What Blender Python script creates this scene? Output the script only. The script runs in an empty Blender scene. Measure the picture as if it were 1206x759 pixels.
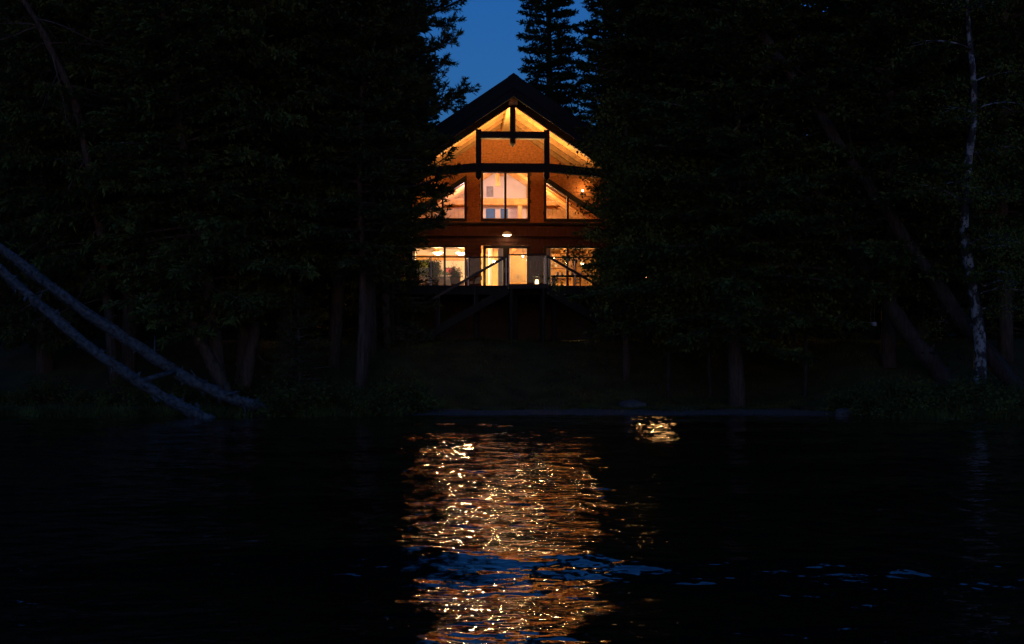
import bpy, math, random
import numpy as np
R = math.radians
rng = np.random.default_rng(11)
random.seed(5)
sc = bpy.context.scene
COL = sc.collection

# ------------------------------------------------------------------ camera
cam_d = bpy.data.cameras.new('camera')
cam = bpy.data.objects.new('camera', cam_d); COL.objects.link(cam)
cam.location = (0, 0, 1.6); cam.rotation_euler = (R(90), 0, 0)
cam_d.sensor_width = 36; cam_d.lens = 50; cam_d.shift_y = 0.0369
cam_d.clip_start = 0.1; cam_d.clip_end = 3000
sc.camera = cam
sc.render.resolution_x, sc.render.resolution_y = 1024, 644

# ------------------------------------------------------------------ dusk sky, exposure
w = bpy.data.worlds.new('World'); sc.world = w; w.use_nodes = True
wn = w.node_tree; wn.nodes.clear()
sky = wn.nodes.new('ShaderNodeTexSky'); sky.sky_type = 'NISHITA'
sky.sun_disc = False; sky.sun_elevation = R(1.0); sky.sun_rotation = R(180)
sky.air_density = 1.0; sky.dust_density = 0.5; sky.ozone_density = 5.4
bg = wn.nodes.new('ShaderNodeBackground'); bg.inputs[1].default_value = 0.122
wo = wn.nodes.new('ShaderNodeOutputWorld')
wn.links.new(sky.outputs[0], bg.inputs[0]); wn.links.new(bg.outputs[0], wo.inputs[0])
sun_d = bpy.data.lights.new('sun', 'SUN'); sun_d.energy = 0.015; sun_d.angle = R(50); sun_d.color = (0.72, 0.86, 1.0)   # afterglow behind the camera
sun = bpy.data.objects.new('sun', sun_d); COL.objects.link(sun); sun.rotation_euler = (R(78), 0, R(12))
sc.view_settings.view_transform = 'Standard'; sc.view_settings.look = 'None'
sc.view_settings.exposure = 1.55; sc.view_settings.gamma = 1.0; sc.view_settings.use_curve_mapping = False
sc.cycles.use_denoising = True
sc.cycles.max_bounces = 6; sc.cycles.transparent_max_bounces = 12
sc.cycles.sample_clamp_indirect = 6.0
sc.cycles.caustics_reflective = False; sc.cycles.caustics_refractive = False

# ------------------------------------------------------------------ helpers
def new_obj(name, me, mat=None, parent=None):
    o = bpy.data.objects.new(name, me); COL.objects.link(o)
    if mat is not None and me is not None and not me.materials: me.materials.append(mat)
    if parent is not None: o.parent = parent
    return o
def tag(o, label, cat, group=None):
    o['label'] = label; o['category'] = cat
    if group: o['group'] = group
    return o
def thing(name, label, cat, loc=(0, 0, 0), rz=0.0, group=None):
    o = bpy.data.objects.new(name, None); COL.objects.link(o)
    o.location = loc; o.rotation_euler = (0, 0, rz); o.empty_display_size = 0.2
    return tag(o, label, cat, group)
def structure(o):
    o['kind'] = 'structure'; return o
def stuff(o):
    o['kind'] = 'stuff'; return o

class MB:
    """collects faces of one mesh"""
    def __init__(s): s.v = []; s.f = []; s.smooth = False
    def add(s, vs, fs):
        n = len(s.v); s.v.extend([tuple(p) for p in vs]); s.f.extend([tuple(i + n for i in f) for f in fs]); return s
    def box(s, x0, x1, y0, y1, z0, z1):
        vs = [(x, y, z) for z in (z0, z1) for y in (y0, y1) for x in (x0, x1)]
        return s.add(vs, [(0, 2, 3, 1), (4, 5, 7, 6), (0, 1, 5, 4), (2, 6, 7, 3), (0, 4, 6, 2), (1, 3, 7, 5)])
    def cham(s, x0, x1, y0, y1, z0, z1, b=0.015):
        """box with a chamfered long edge look: eight-sided in the two thinnest axes"""
        d = [x1 - x0, y1 - y0, z1 - z0]; a = int(np.argmax(d)); lo = [x0, y0, z0]; hi = [x1, y1, z1]
        i, j = [k for k in range(3) if k != a]; b = min(b, 0.3 * min(d[i], d[j]))
        ring = [(lo[i] + b, lo[j]), (hi[i] - b, lo[j]), (hi[i], lo[j] + b), (hi[i], hi[j] - b), (hi[i] - b, hi[j]), (lo[i] + b, hi[j]), (lo[i], hi[j] - b), (lo[i], lo[j] + b)]
        vs = []
        for e in (lo[a], hi[a]):
            for p, q in ring:
                c = [0, 0, 0]; c[a] = e; c[i] = p; c[j] = q; vs.append(c)
        fs = [tuple(range(7, -1, -1)), tuple(range(8, 16))] + [(k, (k + 1) % 8, 8 + (k + 1) % 8, 8 + k) for k in range(8)]
        return s.add(vs, fs)
    def prism(s, poly, y0, y1):
        """polygon in (x, z) extruded along y"""
        n = len(poly)
        vs = [(p[0], y0, p[1]) for p in poly] + [(p[0], y1, p[1]) for p in poly]
        return s.add(vs, [tuple(range(n)), tuple(range(2 * n - 1, n - 1, -1))] + [(i, n + i, n + (i + 1) % n, (i + 1) % n) for i in range(n)])
    def beam(s, a, b, wy, h):
        """beam in an x-z plane from a=(x,y,z) to b, wy deep, h high measured across it"""
        ax, y, az = a; bx, _, bz = b
        L = math.hypot(bx - ax, bz - az); nx, nz = -(bz - az) / L * h / 2, (bx - ax) / L * h / 2
        return s.prism([(ax - nx, az - nz), (bx - nx, bz - nz), (bx + nx, bz + nz), (ax + nx, az + nz)], y - wy / 2, y + wy / 2)
    def lathe(s, prof, c=(0, 0, 0), n=14):
        vs = []; fs = []
        for r, z in prof:
            for k in range(n):
                t = 2 * math.pi * k / n; vs.append((c[0] + r * math.cos(t), c[1] + r * math.sin(t), c[2] + z))
        for i in range(len(prof) - 1):
            for k in range(n): fs.append((i * n + k, i * n + (k + 1) % n, (i + 1) * n + (k + 1) % n, (i + 1) * n + k))
        fs.append(tuple(range(n - 1, -1, -1))); m = (len(prof) - 1) * n; fs.append(tuple(range(m, m + n)))
        return s.add(vs, fs)
    def tube(s, pts, rad, n=8, jitter=0.0, rs=None):
        pts = np.array(pts, float); m = len(pts)
        rad = np.broadcast_to(np.array(rad, float), (m,))
        tang = np.gradient(pts, axis=0); tang /= np.linalg.norm(tang, axis=1)[:, None] + 1e-9
        ref = np.array([0, 0, 1.0]) if abs(tang[:, 2]).mean() < 0.8 else np.array([1.0, 0, 0])
        vs = []; fs = []
        for i in range(m):
            a = np.cross(tang[i], ref); a /= np.linalg.norm(a); b = np.cross(tang[i], a)
            for k in range(n):
                t = 2 * math.pi * k / n
                r = rad[i] * (1 + (jitter * (rs.random() * 2 - 1) if rs is not None else 0))
                vs.append(pts[i] + r * (math.cos(t) * a + math.sin(t) * b))
        for i in range(m - 1):
            for k in range(n): fs.append((i * n + k, i * n + (k + 1) % n, (i + 1) * n + (k + 1) % n, (i + 1) * n + k))
        fs.append(tuple(range(n - 1, -1, -1))); q = (m - 1) * n; fs.append(tuple(range(q, q + n)))
        return s.add(vs, fs)
    def mesh(s, name, mat=None, smooth=False):
        me = bpy.data.meshes.new(name); me.from_pydata([tuple(map(float, p)) for p in s.v], [], s.f)
        if mat is not None: me.materials.append(mat)
        if smooth:
            me.polygons.foreach_set('use_smooth', np.ones(len(me.polygons), bool))
        me.update(); return me
    def build(s, name, mat, parent=None, smooth=False):
        return new_obj(name, s.mesh(name, mat, smooth), None, parent)

def quad_mesh(name, V, mat, nper=4):
    """V: (N*nper, 3) vertices of N separate faces"""
    n = len(V) // nper
    me = bpy.data.meshes.new(name)
    me.vertices.add(len(V)); me.vertices.foreach_set('co', np.asarray(V, np.float32).ravel())
    me.loops.add(n * nper); me.loops.foreach_set('vertex_index', np.arange(n * nper, dtype=np.int32))
    me.polygons.add(n); me.polygons.foreach_set('loop_start', np.arange(0, n * nper, nper, dtype=np.int32))
    me.update(calc_edges=True); me.validate()
    me.materials.append(mat); return me

# ------------------------------------------------------------------ materials
def mat_basic(name, col, rough=0.8, var=0.25, scale=3.0, bump=0.0, bscale=None, stretch=(1, 1, 1), metal=0.0, spec=0.3, random_obj=0.0, col2=None):
    m = bpy.data.materials.new(name); m.use_nodes = True; nt = m.node_tree; N = nt.nodes; L = nt.links
    p = N['Principled BSDF']; p.inputs['Roughness'].default_value = rough; p.inputs['Metallic'].default_value = metal
    p.inputs['Specular IOR Level'].default_value = spec
    tc = N.new('ShaderNodeTexCoord'); mp = N.new('ShaderNodeMapping'); mp.inputs['Scale'].default_value = stretch
    L.new(tc.outputs['Object'], mp.inputs[0])
    nz = N.new('ShaderNodeTexNoise'); nz.inputs['Scale'].default_value = scale; nz.inputs['Detail'].default_value = 5
    L.new(mp.outputs[0], nz.inputs['Vector'])
    rp = N.new('ShaderNodeValToRGB'); rp.color_ramp.elements[0].position = 0.3; rp.color_ramp.elements[1].position = 0.7
    c2 = col2 or tuple(min(1, c * (1 + var)) for c in col); c1 = tuple(c * (1 - var) for c in col) if col2 is None else col
    rp.color_ramp.elements[0].color = (*c1, 1); rp.color_ramp.elements[1].color = (*c2, 1)
    L.new(nz.outputs[0], rp.inputs[0]); out = rp.outputs[0]
    if random_obj:
        oi = N.new('ShaderNodeObjectInfo'); mx = N.new('ShaderNodeHueSaturation')
        mm = N.new('ShaderNodeMapRange'); mm.inputs[3].default_value = 1 - random_obj; mm.inputs[4].default_value = 1 + random_obj
        L.new(oi.outputs['Random'], mm.inputs[0]); L.new(mm.outputs[0], mx.inputs['Value']); L.new(out, mx.inputs['Color']); out = mx.outputs[0]
    L.new(out, p.inputs['Base Color'])
    if bump:
        n2 = N.new('ShaderNodeTexNoise'); n2.inputs['Scale'].default_value = bscale or scale * 4; n2.inputs['Detail'].default_value = 4
        L.new(mp.outputs[0], n2.inputs['Vector'])
        b = N.new('ShaderNodeBump'); b.inputs['Strength'].default_value = bump; b.inputs['Distance'].default_value = 0.03
        L.new(n2.outputs[0], b.inputs['Height']); L.new(b.outputs[0], p.inputs['Normal'])
    return m
def mat_emit(name, col, strength):
    m = bpy.data.materials.new(name); m.use_nodes = True; p = m.node_tree.nodes['Principled BSDF']
    p.inputs['Base Color'].default_value = (*col, 1); p.inputs['Emission Color'].default_value = (*col, 1); p.inputs['Emission Strength'].default_value = strength
    return m
def mat_glass(name, tint=(1, 1, 1), rough=0.0, gloss=1.0):
    m = bpy.data.materials.new(name); m.use_nodes = True; nt = m.node_tree; N = nt.nodes; N.clear()
    o = N.new('ShaderNodeOutputMaterial'); mix = N.new('ShaderNodeMixShader'); t = N.new('ShaderNodeBsdfTransparent'); g = N.new('ShaderNodeBsdfGlossy')
    fr = N.new('ShaderNodeFresnel'); fr.inputs[0].default_value = 1.5
    t.inputs[0].default_value = (*tint, 1); g.inputs['Roughness'].default_value = rough; g.inputs[0].default_value = (gloss, gloss, gloss, 1)
    nt.links.new(fr.outputs[0], mix.inputs[0]); nt.links.new(t.outputs[0], mix.inputs[1]); nt.links.new(g.outputs[0], mix.inputs[2]); nt.links.new(mix.outputs[0], o.inputs[0])
    return m
def mat_leaf(name, col, var=0.7, trans=0.25):
    m = bpy.data.materials.new(name); m.use_nodes = True; nt = m.node_tree; N = nt.nodes; L = nt.links; N.clear()
    o = N.new('ShaderNodeOutputMaterial'); d = N.new('ShaderNodeBsdfDiffuse'); t = N.new('ShaderNodeBsdfTranslucent'); mix = N.new('ShaderNodeMixShader'); mix.inputs[0].default_value = trans
    tc = N.new('ShaderNodeTexCoord'); nz = N.new('ShaderNodeTexNoise'); nz.inputs['Scale'].default_value = 1.3; nz.inputs['Detail'].default_value = 6
    rp = N.new('ShaderNodeValToRGB'); rp.color_ramp.elements[0].position = 0.32; rp.color_ramp.elements[1].position = 0.68
    rp.color_ramp.elements[0].color = (*[c * (1 - var) for c in col], 1); rp.color_ramp.elements[1].color = (*[c * (1 + var) for c in col], 1)
    L.new(tc.outputs['Object'], nz.inputs['Vector']); L.new(nz.outputs[0], rp.inputs[0])
    L.new(rp.outputs[0], d.inputs[0]); L.new(rp.outputs[0], t.inputs[0]); L.new(d.outputs[0], mix.inputs[1]); L.new(t.outputs[0], mix.inputs[2]); L.new(mix.outputs[0], o.inputs[0])
    return m

M = {}
M['timber'] = mat_basic('dark_stained_timber', (0.018, 0.012, 0.010), 0.7, 0.4, 6, 0.3, 30, (1, 1, 0.2))
M['frame'] = mat_basic('dark_window_frame', (0.02, 0.014, 0.012), 0.6, 0.3, 5)
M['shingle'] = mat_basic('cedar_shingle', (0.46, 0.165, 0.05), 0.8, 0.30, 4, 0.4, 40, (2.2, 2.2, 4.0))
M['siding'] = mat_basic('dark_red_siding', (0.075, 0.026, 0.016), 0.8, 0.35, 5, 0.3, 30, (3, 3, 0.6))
M['sheath'] = mat_basic('wall_sheathing', (0.16, 0.07, 0.035), 0.85, 0.3, 3)
M['soffit'] = mat_basic('pine_soffit', (0.58, 0.36, 0.16), 0.6, 0.25, 3, 0.1, 20, (2, 0.3, 2))
M['rafter'] = mat_basic('pine_rafter', (0.30, 0.15, 0.055), 0.65, 0.3, 4, 0.1, 20)
M['log'] = mat_basic('interior_timber', (0.55, 0.30, 0.10), 0.6, 0.3, 4)
M['plaster'] = mat_basic('pale_plaster', (0.66, 0.58, 0.55), 0.9, 0.08, 2)
M['floorw'] = mat_basic('oak_floor', (0.35, 0.2, 0.09), 0.4, 0.25, 4)
M['roofing'] = mat_basic('dark_metal_roofing', (0.03, 0.035, 0.04), 0.45, 0.2, 3)
M['barge'] = mat_basic('dark_barge_board', (0.009, 0.015, 0.020), 0.8, 0.3, 4, 0.2, 25, (1, 1, 1))
M['concrete'] = mat_basic('concrete', (0.16, 0.155, 0.15), 0.9, 0.25, 3, 0.3, 20)
M['deckw'] = mat_basic('weathered_deck_wood', (0.055, 0.042, 0.032), 0.8, 0.35, 5, 0.2, 30, (0.3, 3, 3), random_obj=0.2)
M['metal'] = mat_basic('brushed_metal', (0.45, 0.45, 0.46), 0.4, 0.1, 8, metal=0.9)
M['blackmetal'] = mat_basic('black_metal', (0.015, 0.015, 0.016), 0.45, 0.2, 8)
M['glass'] = mat_glass('window_glass')
M['railglass'] = mat_glass('railing_glass', (0.90, 0.93, 0.94), 0.02, 0.5)
M['sky_blue'] = mat_basic('dusk_sky_blue', (0.05, 0.13, 0.34), 0.8, 0.1, 5)  # flat blue painted as dusk sky in the far loft windows, also a print
M['white'] = mat_basic('white_paint', (0.75, 0.72, 0.68), 0.6, 0.05, 5)
M['cream'] = mat_basic('cream_door_paint', (0.74, 0.52, 0.20), 0.6, 0.06, 5)
M['red'] = mat_basic('red_fabric', (0.42, 0.06, 0.05), 0.9, 0.2, 10)
M['greyfab'] = mat_basic('grey_fabric', (0.28, 0.25, 0.27), 0.9, 0.2, 10)
M['shade'] = mat_basic('lamp_shade', (0.7, 0.6, 0.45), 0.8, 0.05, 5)
M['bulb'] = mat_emit('warm_bulb', (1.0, 0.66, 0.30), 9)
M['bulb_soft'] = mat_emit('soft_bulb', (1.0, 0.70, 0.36), 5)
M['flame'] = mat_emit('lantern_glow', (1.0, 0.60, 0.22), 2.0)
M['clay'] = mat_basic('clay_pot', (0.35, 0.14, 0.08), 0.85, 0.2, 6)
M['plate'] = mat_basic('glazed_plate', (0.75, 0.73, 0.7), 0.3, 0.05, 5)
M['bark'] = mat_basic('conifer_bark', (0.085, 0.060, 0.048), 0.95, 0.45, 5, 0.9, 22, (3, 3, 0.5))
M['bark_dark'] = mat_basic('dark_leaning_bark', (0.050, 0.038, 0.033), 0.95, 0.45, 5, 0.9, 22, (3, 3, 0.5))
M['deadwood'] = mat_basic('weathered_dead_wood', (0.070, 0.086, 0.100), 0.85, 0.65, 5, 0.8, 25, (2, 2, 2))
M['birch'] = mat_basic('birch_bark', (0.5, 0.5, 0.48), 0.8, 0.1, 4, 0.2, 20)
M['spruce'] = mat_leaf('spruce_needles', (0.070, 0.092, 0.032))
M['cedar'] = mat_leaf('cedar_foliage', (0.085, 0.115, 0.034))
M['pine'] = mat_leaf('pine_needles', (0.070, 0.095, 0.034))
M['broad'] = mat_leaf('broad_leaves', (0.095, 0.120, 0.030))
M['shrub'] = mat_leaf('shrub_leaves', (0.085, 0.108, 0.034))
M['grass'] = mat_leaf('lawn_grass', (0.085, 0.088, 0.022))
M['stone'] = mat_basic('lake_stone', (0.085, 0.083, 0.085), 0.8, 0.4, 4, 0.6, 12)
M['rope'] = mat_basic('rope', (0.2, 0.18, 0.15), 0.9, 0.2, 20)
# birch: dark lenticel patches over pale bark
def birch_nodes(m):
    nt = m.node_tree; N = nt.nodes; L = nt.links; p = N['Principled BSDF']
    tc = N.new('ShaderNodeTexCoord'); mp = N.new('ShaderNodeMapping'); mp.inputs['Scale'].default_value = (3.0, 3.0, 2.2)
    v = N.new('ShaderNodeTexNoise'); v.inputs['Scale'].default_value = 1.3; v.inputs['Detail'].default_value = 6; v.inputs['Roughness'].default_value = 0.65
    r = N.new('ShaderNodeValToRGB'); r.color_ramp.elements[0].position = 0.49; r.color_ramp.elements[1].position = 0.58
    r.color_ramp.elements[0].color = (0.03, 0.028, 0.026, 1); r.color_ramp.elements[1].color = (0.27, 0.28, 0.29, 1)
    L.new(tc.outputs['Object'], mp.inputs[0]); L.new(mp.outputs[0], v.inputs['Vector']); L.new(v.outputs[0], r.inputs[0]); L.new(r.outputs[0], p.inputs['Base Color'])
birch_nodes(M['birch'])

# ------------------------------------------------------------------ terrain
def shore_y(x):
    x = np.asarray(x, float)
    right = 1 / (1 + np.exp(-(x - 9.4) * 1.6)); left = 1 / (1 + np.exp((x + 4.2) * 1.2))
    return 41.0 - 2.2 * right - 0.9 * left + 0.22 * np.sin(x * 0.9 + 1) + 0.10 * np.sin(x * 2.3)
def ground_z(x, y):
    x = np.asarray(x, float); y = np.asarray(y, float)
    d = y - shore_y(x)
    t = np.clip((d - 0.9) / 6.6, 0, 1); s = t * t * (3 - 2 * t)
    z = np.where(d < 0, np.maximum(0.14 * d, -2.0), 0.13 * np.minimum(d, 0.9)) + 2.1 * s
    z = z + np.clip(d - 8, 0, 22) * 0.012
    h = np.clip((y - 66) / 70, 0, 1); z = z + 17 * h * h * (3 - 2 * h) + np.clip(y - 136, 0, 400) * 0.05
    z = z + np.where(d > 1, 0.05 * np.sin(x * 1.3 + y * 0.7) + 0.03 * np.sin(x * 3.1 - y * 2.2), 0)
    return z
def make_ground():
    xs = np.concatenate([[-300, -120, -70, -45], np.arange(-30, 30.1, 0.5), [45, 70, 120, 300]])
    ys = np.concatenate([[-120, -40, 0, 20, 30], np.arange(33, 60, 0.4), np.arange(60, 120, 4), [160, 250, 500]])
    X, Y = np.meshgrid(xs, ys); Z = ground_z(X, Y)
    me = grid_mesh('ground', X, Y, Z); return me
def grid_mesh(name, X, Y, Z):
    r, c = X.shape; V = np.stack([X, Y, Z], -1).reshape(-1, 3).astype(np.float32)
    i = np.arange(r * c).reshape(r, c)
    F = np.stack([i[:-1, :-1], i[:-1, 1:], i[1:, 1:], i[1:, :-1]], -1).reshape(-1, 4).astype(np.int32)
    me = bpy.data.meshes.new(name); me.vertices.add(len(V)); me.vertices.foreach_set('co', V.ravel())
    me.loops.add(F.size); me.loops.foreach_set('vertex_index', F.ravel())
    me.polygons.add(len(F)); me.polygons.foreach_set('loop_start', np.arange(0, F.size, 4, dtype=np.int32))
    me.polygons.foreach_set('use_smooth', np.ones(len(F), bool)); me.update(calc_edges=True); return me
def ground_mat():
    m = mat_basic('lake_shore_soil', (0.045, 0.040, 0.015), 0.95, 0.4, 1.5, 0.6, 9)
    nt = m.node_tree; N = nt.nodes; L = nt.links; p = N['Principled BSDF']
    src = p.inputs['Base Color'].links[0].from_socket
    g = N.new('ShaderNodeNewGeometry'); sp = N.new('ShaderNodeSeparateXYZ'); L.new(g.outputs['Position'], sp.inputs[0])
    mr = N.new('ShaderNodeMapRange'); mr.inputs[1].default_value = 0.11; mr.inputs[2].default_value = 0.22; L.new(sp.outputs[2], mr.inputs[0])
    nz = N.new('ShaderNodeTexNoise'); nz.inputs['Scale'].default_value = 6; nz.inputs['Detail'].default_value = 8
    rp = N.new('ShaderNodeValToRGB'); rp.color_ramp.elements[0].color = (0.035, 0.034, 0.034, 1); rp.color_ramp.elements[1].color = (0.13, 0.115, 0.11, 1)
    L.new(g.outputs['Position'], nz.inputs['Vector']); L.new(nz.outputs[0], rp.inputs[0])
    xm = N.new('ShaderNodeMapRange'); xm.inputs[1].default_value = -4.2; xm.inputs[2].default_value = -2.4; L.new(sp.outputs[0], xm.inputs[0])
    mud = N.new('ShaderNodeMix'); mud.data_type = 'RGBA'; mud.inputs[6].default_value = (0.022, 0.019, 0.016, 1); L.new(xm.outputs[0], mud.inputs[0]); L.new(rp.outputs[0], mud.inputs[7])
    mx = N.new('ShaderNodeMix'); mx.data_type = 'RGBA'; L.new(mr.outputs[0], mx.inputs[0]); L.new(mud.outputs[2], mx.inputs[6]); L.new(src, mx.inputs[7]); L.new(mx.outputs[2], p.inputs['Base Color'])
    return m
structure(new_obj('ground', make_ground(), ground_mat()))

# ------------------------------------------------------------------ lake
def water_mat():
    m = bpy.data.materials.new('lake_water'); m.use_nodes = True; nt = m.node_tree; N = nt.nodes; L = nt.links
    p = N['Principled BSDF']; p.inputs['Base Color'].default_value = (0.002, 0.003, 0.004, 1); p.inputs['Roughness'].default_value = 0.0; p.inputs['IOR'].default_value = 1.333
    g = N.new('ShaderNodeNewGeometry')
    def noise(scale, sx, sy, det, rot=0.0):
        mp = N.new('ShaderNodeMapping'); mp.inputs['Scale'].default_value = (sx, sy, 1); mp.inputs['Rotation'].default_value = (0, 0, rot); L.new(g.outputs['Position'], mp.inputs[0])
        n = N.new('ShaderNodeTexNoise'); n.inputs['Scale'].default_value = scale; n.inputs['Detail'].default_value = det; n.inputs['Roughness'].default_value = 0.5; L.new(mp.outputs[0], n.inputs['Vector']); return n
    n1 = noise(4.6, 0.85, 1.0, 1.0, 0.2); n2 = noise(11.0, 0.9, 1.0, 1.0, -0.25)
    b1 = N.new('ShaderNodeBump'); b1.inputs['Strength'].default_value = 1.0; b1.inputs['Distance'].default_value = 0.019
    b2 = N.new('ShaderNodeBump'); b2.inputs['Strength'].default_value = 1.0; b2.inputs['Distance'].default_value = 0.004
    L.new(n1.outputs[0], b1.inputs['Height']); L.new(n2.outputs[0], b2.inputs['Height']); L.new(b1.outputs[0], b2.inputs['Normal']); L.new(b2.outputs[0], p.inputs['Normal'])
    return m
def make_lake():
    def ramp(a, b, s0, s1):
        out = [a]
        while out[-1] < b: t = (out[-1] - a) / (b - a); out.append(out[-1] + s0 + (s1 - s0) * t)
        return np.array(out)
    ys = np.concatenate([[-120, -60, -30, -12, -4, 0, 2, 3.5], ramp(5, 44, 0.045, 0.14)])
    xs = np.concatenate([[-300, -120, -60, -35, -24], np.arange(-17, 17.01, 0.1), [24, 35, 60, 120, 300]])
    X, Y = np.meshgrid(xs, ys)
    Z = np.zeros_like(X); rs = np.random.default_rng(3)
    # wake swell and wind waves as sums of long-crested trains running towards the shore
    for lam, amp, n, spread in ((4.6, 0.020, 3, 0.25), (2.1, 0.0085, 5, 0.5), (0.95, 0.0080, 14, 0.8), (0.50, 0.0066, 20, 0.9)):
        for _ in range(n):
            l = lam * rs.uniform(0.8, 1.25); th = rs.normal(0, spread); k = 2 * math.pi / l
            env = 0.55 + 0.45 * np.sin(X * rs.uniform(0.15, 0.4) + Y * rs.uniform(0.1, 0.3) + rs.uniform(0, 6.28))
            Z += amp / math.sqrt(n) * 1.4 * env * np.sin(k * (X * math.sin(th) + Y * math.cos(th)) + rs.uniform(0, 6.28))
    q = Y + .10 * X - 10.7      # the last wave of a boat wake rolling in
    Z += .085 * np.sin(2 * math.pi / 4.8 * q) * np.exp(-(q / 1.5) ** 2) * (.75 + .25 * np.sin(X * .5 + 2)) / (1 + np.exp(-(X + 1.9) * 2.2))
    fade = np.clip((shore_y(X) + 0.4 - Y) / 1.5, 0.8, 1) * np.clip((Y + 10) / 12, 0, 1)
    return grid_mesh('lake', X, Y, Z * fade)
structure(new_obj('lake', make_lake(), water_mat()))

# ------------------------------------------------------------------ the house
HX, HY, HYAW = 0.06, 51.0, R(2.9)
def hw(u, v, z):
    c, s = math.cos(HYAW), math.sin(HYAW)
    return (HX + u * c - v * s, HY + u * s + v * c, z)
P = 0.68                 # roof pitch
WV = 6.5                 # front wall depth behind the barge board
FL1, FL2 = 4.2, 6.85
BASE = 2.15
house = thing('lake_house', 'timber frame lake house with lit gable, shingled walls and tall windows', 'house', (HX, HY, 0), HYAW)
def hpart(name, mb, mat, parent=None, smooth=False): return mb.build(name, mat, parent or house, smooth)
SOF = 11.3
def roof_z(u, top=SOF): return top - P * abs(u)
EAVE = 5.3
# roof slabs, soffit boards, barge boards
for s in (-1, 1):
    r = hpart('roof', MB().prism([(0, SOF + 0.03), (s * EAVE, roof_z(EAVE, SOF + 0.03)), (s * EAVE, roof_z(EAVE, 11.80)), (0, 11.80)][::s], 0.06, 15.0), M['roofing'])
    sm = MB()
    n = 38; stp = EAVE / n
    for i in range(n):
        a, b = i * stp + 0.006, (i + 1) * stp - 0.006
        sm.prism([(s * a, roof_z(a)), (s * b, roof_z(b)), (s * b, roof_z(b) + 0.028), (s * a, roof_z(a) + 0.028)][::s], 0.08, WV - 0.02)
    stuff(hpart('soffit_boards', sm, M['soffit'], r))
    for k in range(11):                       # standing seams on the roof
        a = 0.25 + 0
        y = 0.5 + k * 1.4
        hpart('roof_seam', MB().prism([(s * 0.1, roof_z(0.1, 11.802)), (s * EAVE, roof_z(EAVE, 11.802)), (s * EAVE, roof_z(EAVE, 11.84)), (s * 0.1, roof_z(0.1, 11.84))][::s], y, y + 0.03), M['roofing'], r)
    b = hpart('barge_board', MB().prism([(s * 0.002, 11.36), (s * (EAVE + .05), roof_z(EAVE + .05, 11.36)), (s * (EAVE + .05), roof_z(EAVE + .05, 11.87)), (s * 0.002, 11.87)][::s], -0.02, 0.055), M['barge'])
    hpart('barge_trim', MB().prism([(s * 0.002, 11.05), (s * (EAVE + .02), roof_z(EAVE + .02, 11.05)), (s * (EAVE + .02), roof_z(EAVE + .02, 11.355)), (s * 0.002, 11.355)][::s], 0.03, 0.10), M['barge'], b)
    for k in range(5):                         # exposed rafters of the porch
        y = 1.45 + k * 1.15
        hpart('rafter', MB().prism([(s * 0.19, roof_z(0.19, SOF - 0.24)), (s * (EAVE - .1), roof_z(EAVE - .1, SOF - 0.24)), (s * (EAVE - .1), roof_z(EAVE - .1, SOF - 0.004)), (s * 0.19, roof_z(0.19, SOF - 0.004))][::s], y, y + 0.11), M['rafter'])
    # truss chord at the front
    hpart('truss_chord', MB().prism([(s * 0.002, 10.86), (s * (EAVE - .2), roof_z(EAVE - .2, 10.86)), (s * (EAVE - .2), roof_z(EAVE - .2, 11.16)), (s * 0.002, 11.16)][::s], 0.60, 0.82), M['timber'])
    # queen post with a pointed pendant
    u = 1.24 * s
    hpart('truss_post', MB().cham(u - .1, u + .1, 0.61, 0.81, 8.24, roof_z(1.24, 10.80)).add([(u - .1, .61, 8.24), (u + .1, .61, 8.24), (u + .1, .81, 8.24), (u - .1, .81, 8.24), (u, .71, 8.12)], [(0, 4, 1), (1, 4, 2), (2, 4, 3), (3, 4, 0)]), M['timber'])
    # porch post at the outer end of the tie, purlin plate
    hpart('porch_post', MB().cham(s * 3.75 - .12, s * 3.75 + .12, .59, .83, FL1, 8.24, 0.03), M['timber'])
    hpart('eave_plate', MB().cham(s * 4.25 - .1, s * 4.25 + .1, 0.84, WV, 7.78, 8.02, 0.03), M['timber'])
hpart('ridge_cap', MB().prism([(-0.2, 11.76), (0, 11.896), (0.2, 11.76), (0.2, 11.72), (0, 11.86), (-0.2, 11.72)], 0.0, 15.0), M['roofing'])
hpart('ridge_beam', MB().cham(-0.16, 0.16, 0.35, WV, 10.82, 11.15, 0.02), M['soffit'])
hpart('collar_beam', MB().cham(-1.34, 1.34, 0.585, 0.60 + 0.2, 9.62, 9.89, 0.02), M['timber'])
tie = MB()
for a, b, za, zb in ((-3.9, -1.34, 8.33, 8.58), (-1.34, 1.34, 8.58, 8.58), (1.34, 3.9, 8.58, 8.33)):
    tie.prism([(a, za - .15), (b, zb - .15), (b, zb + .15), (a, za + .15)], 0.57, 0.85)
hpart('tie_beam', tie, M['timber'])
hpart('king_post', MB().cham(-0.10, 0.10, 0.56, 0.86, 9.45, 10.95, 0.03).add([(-.1, .56, 9.45), (.1, .56, 9.45), (.1, .86, 9.45), (-.1, .86, 9.45), (0, .71, 9.33)], [(0, 4, 1), (1, 4, 2), (2, 4, 3), (3, 4, 0)]), M['timber'])
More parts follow.
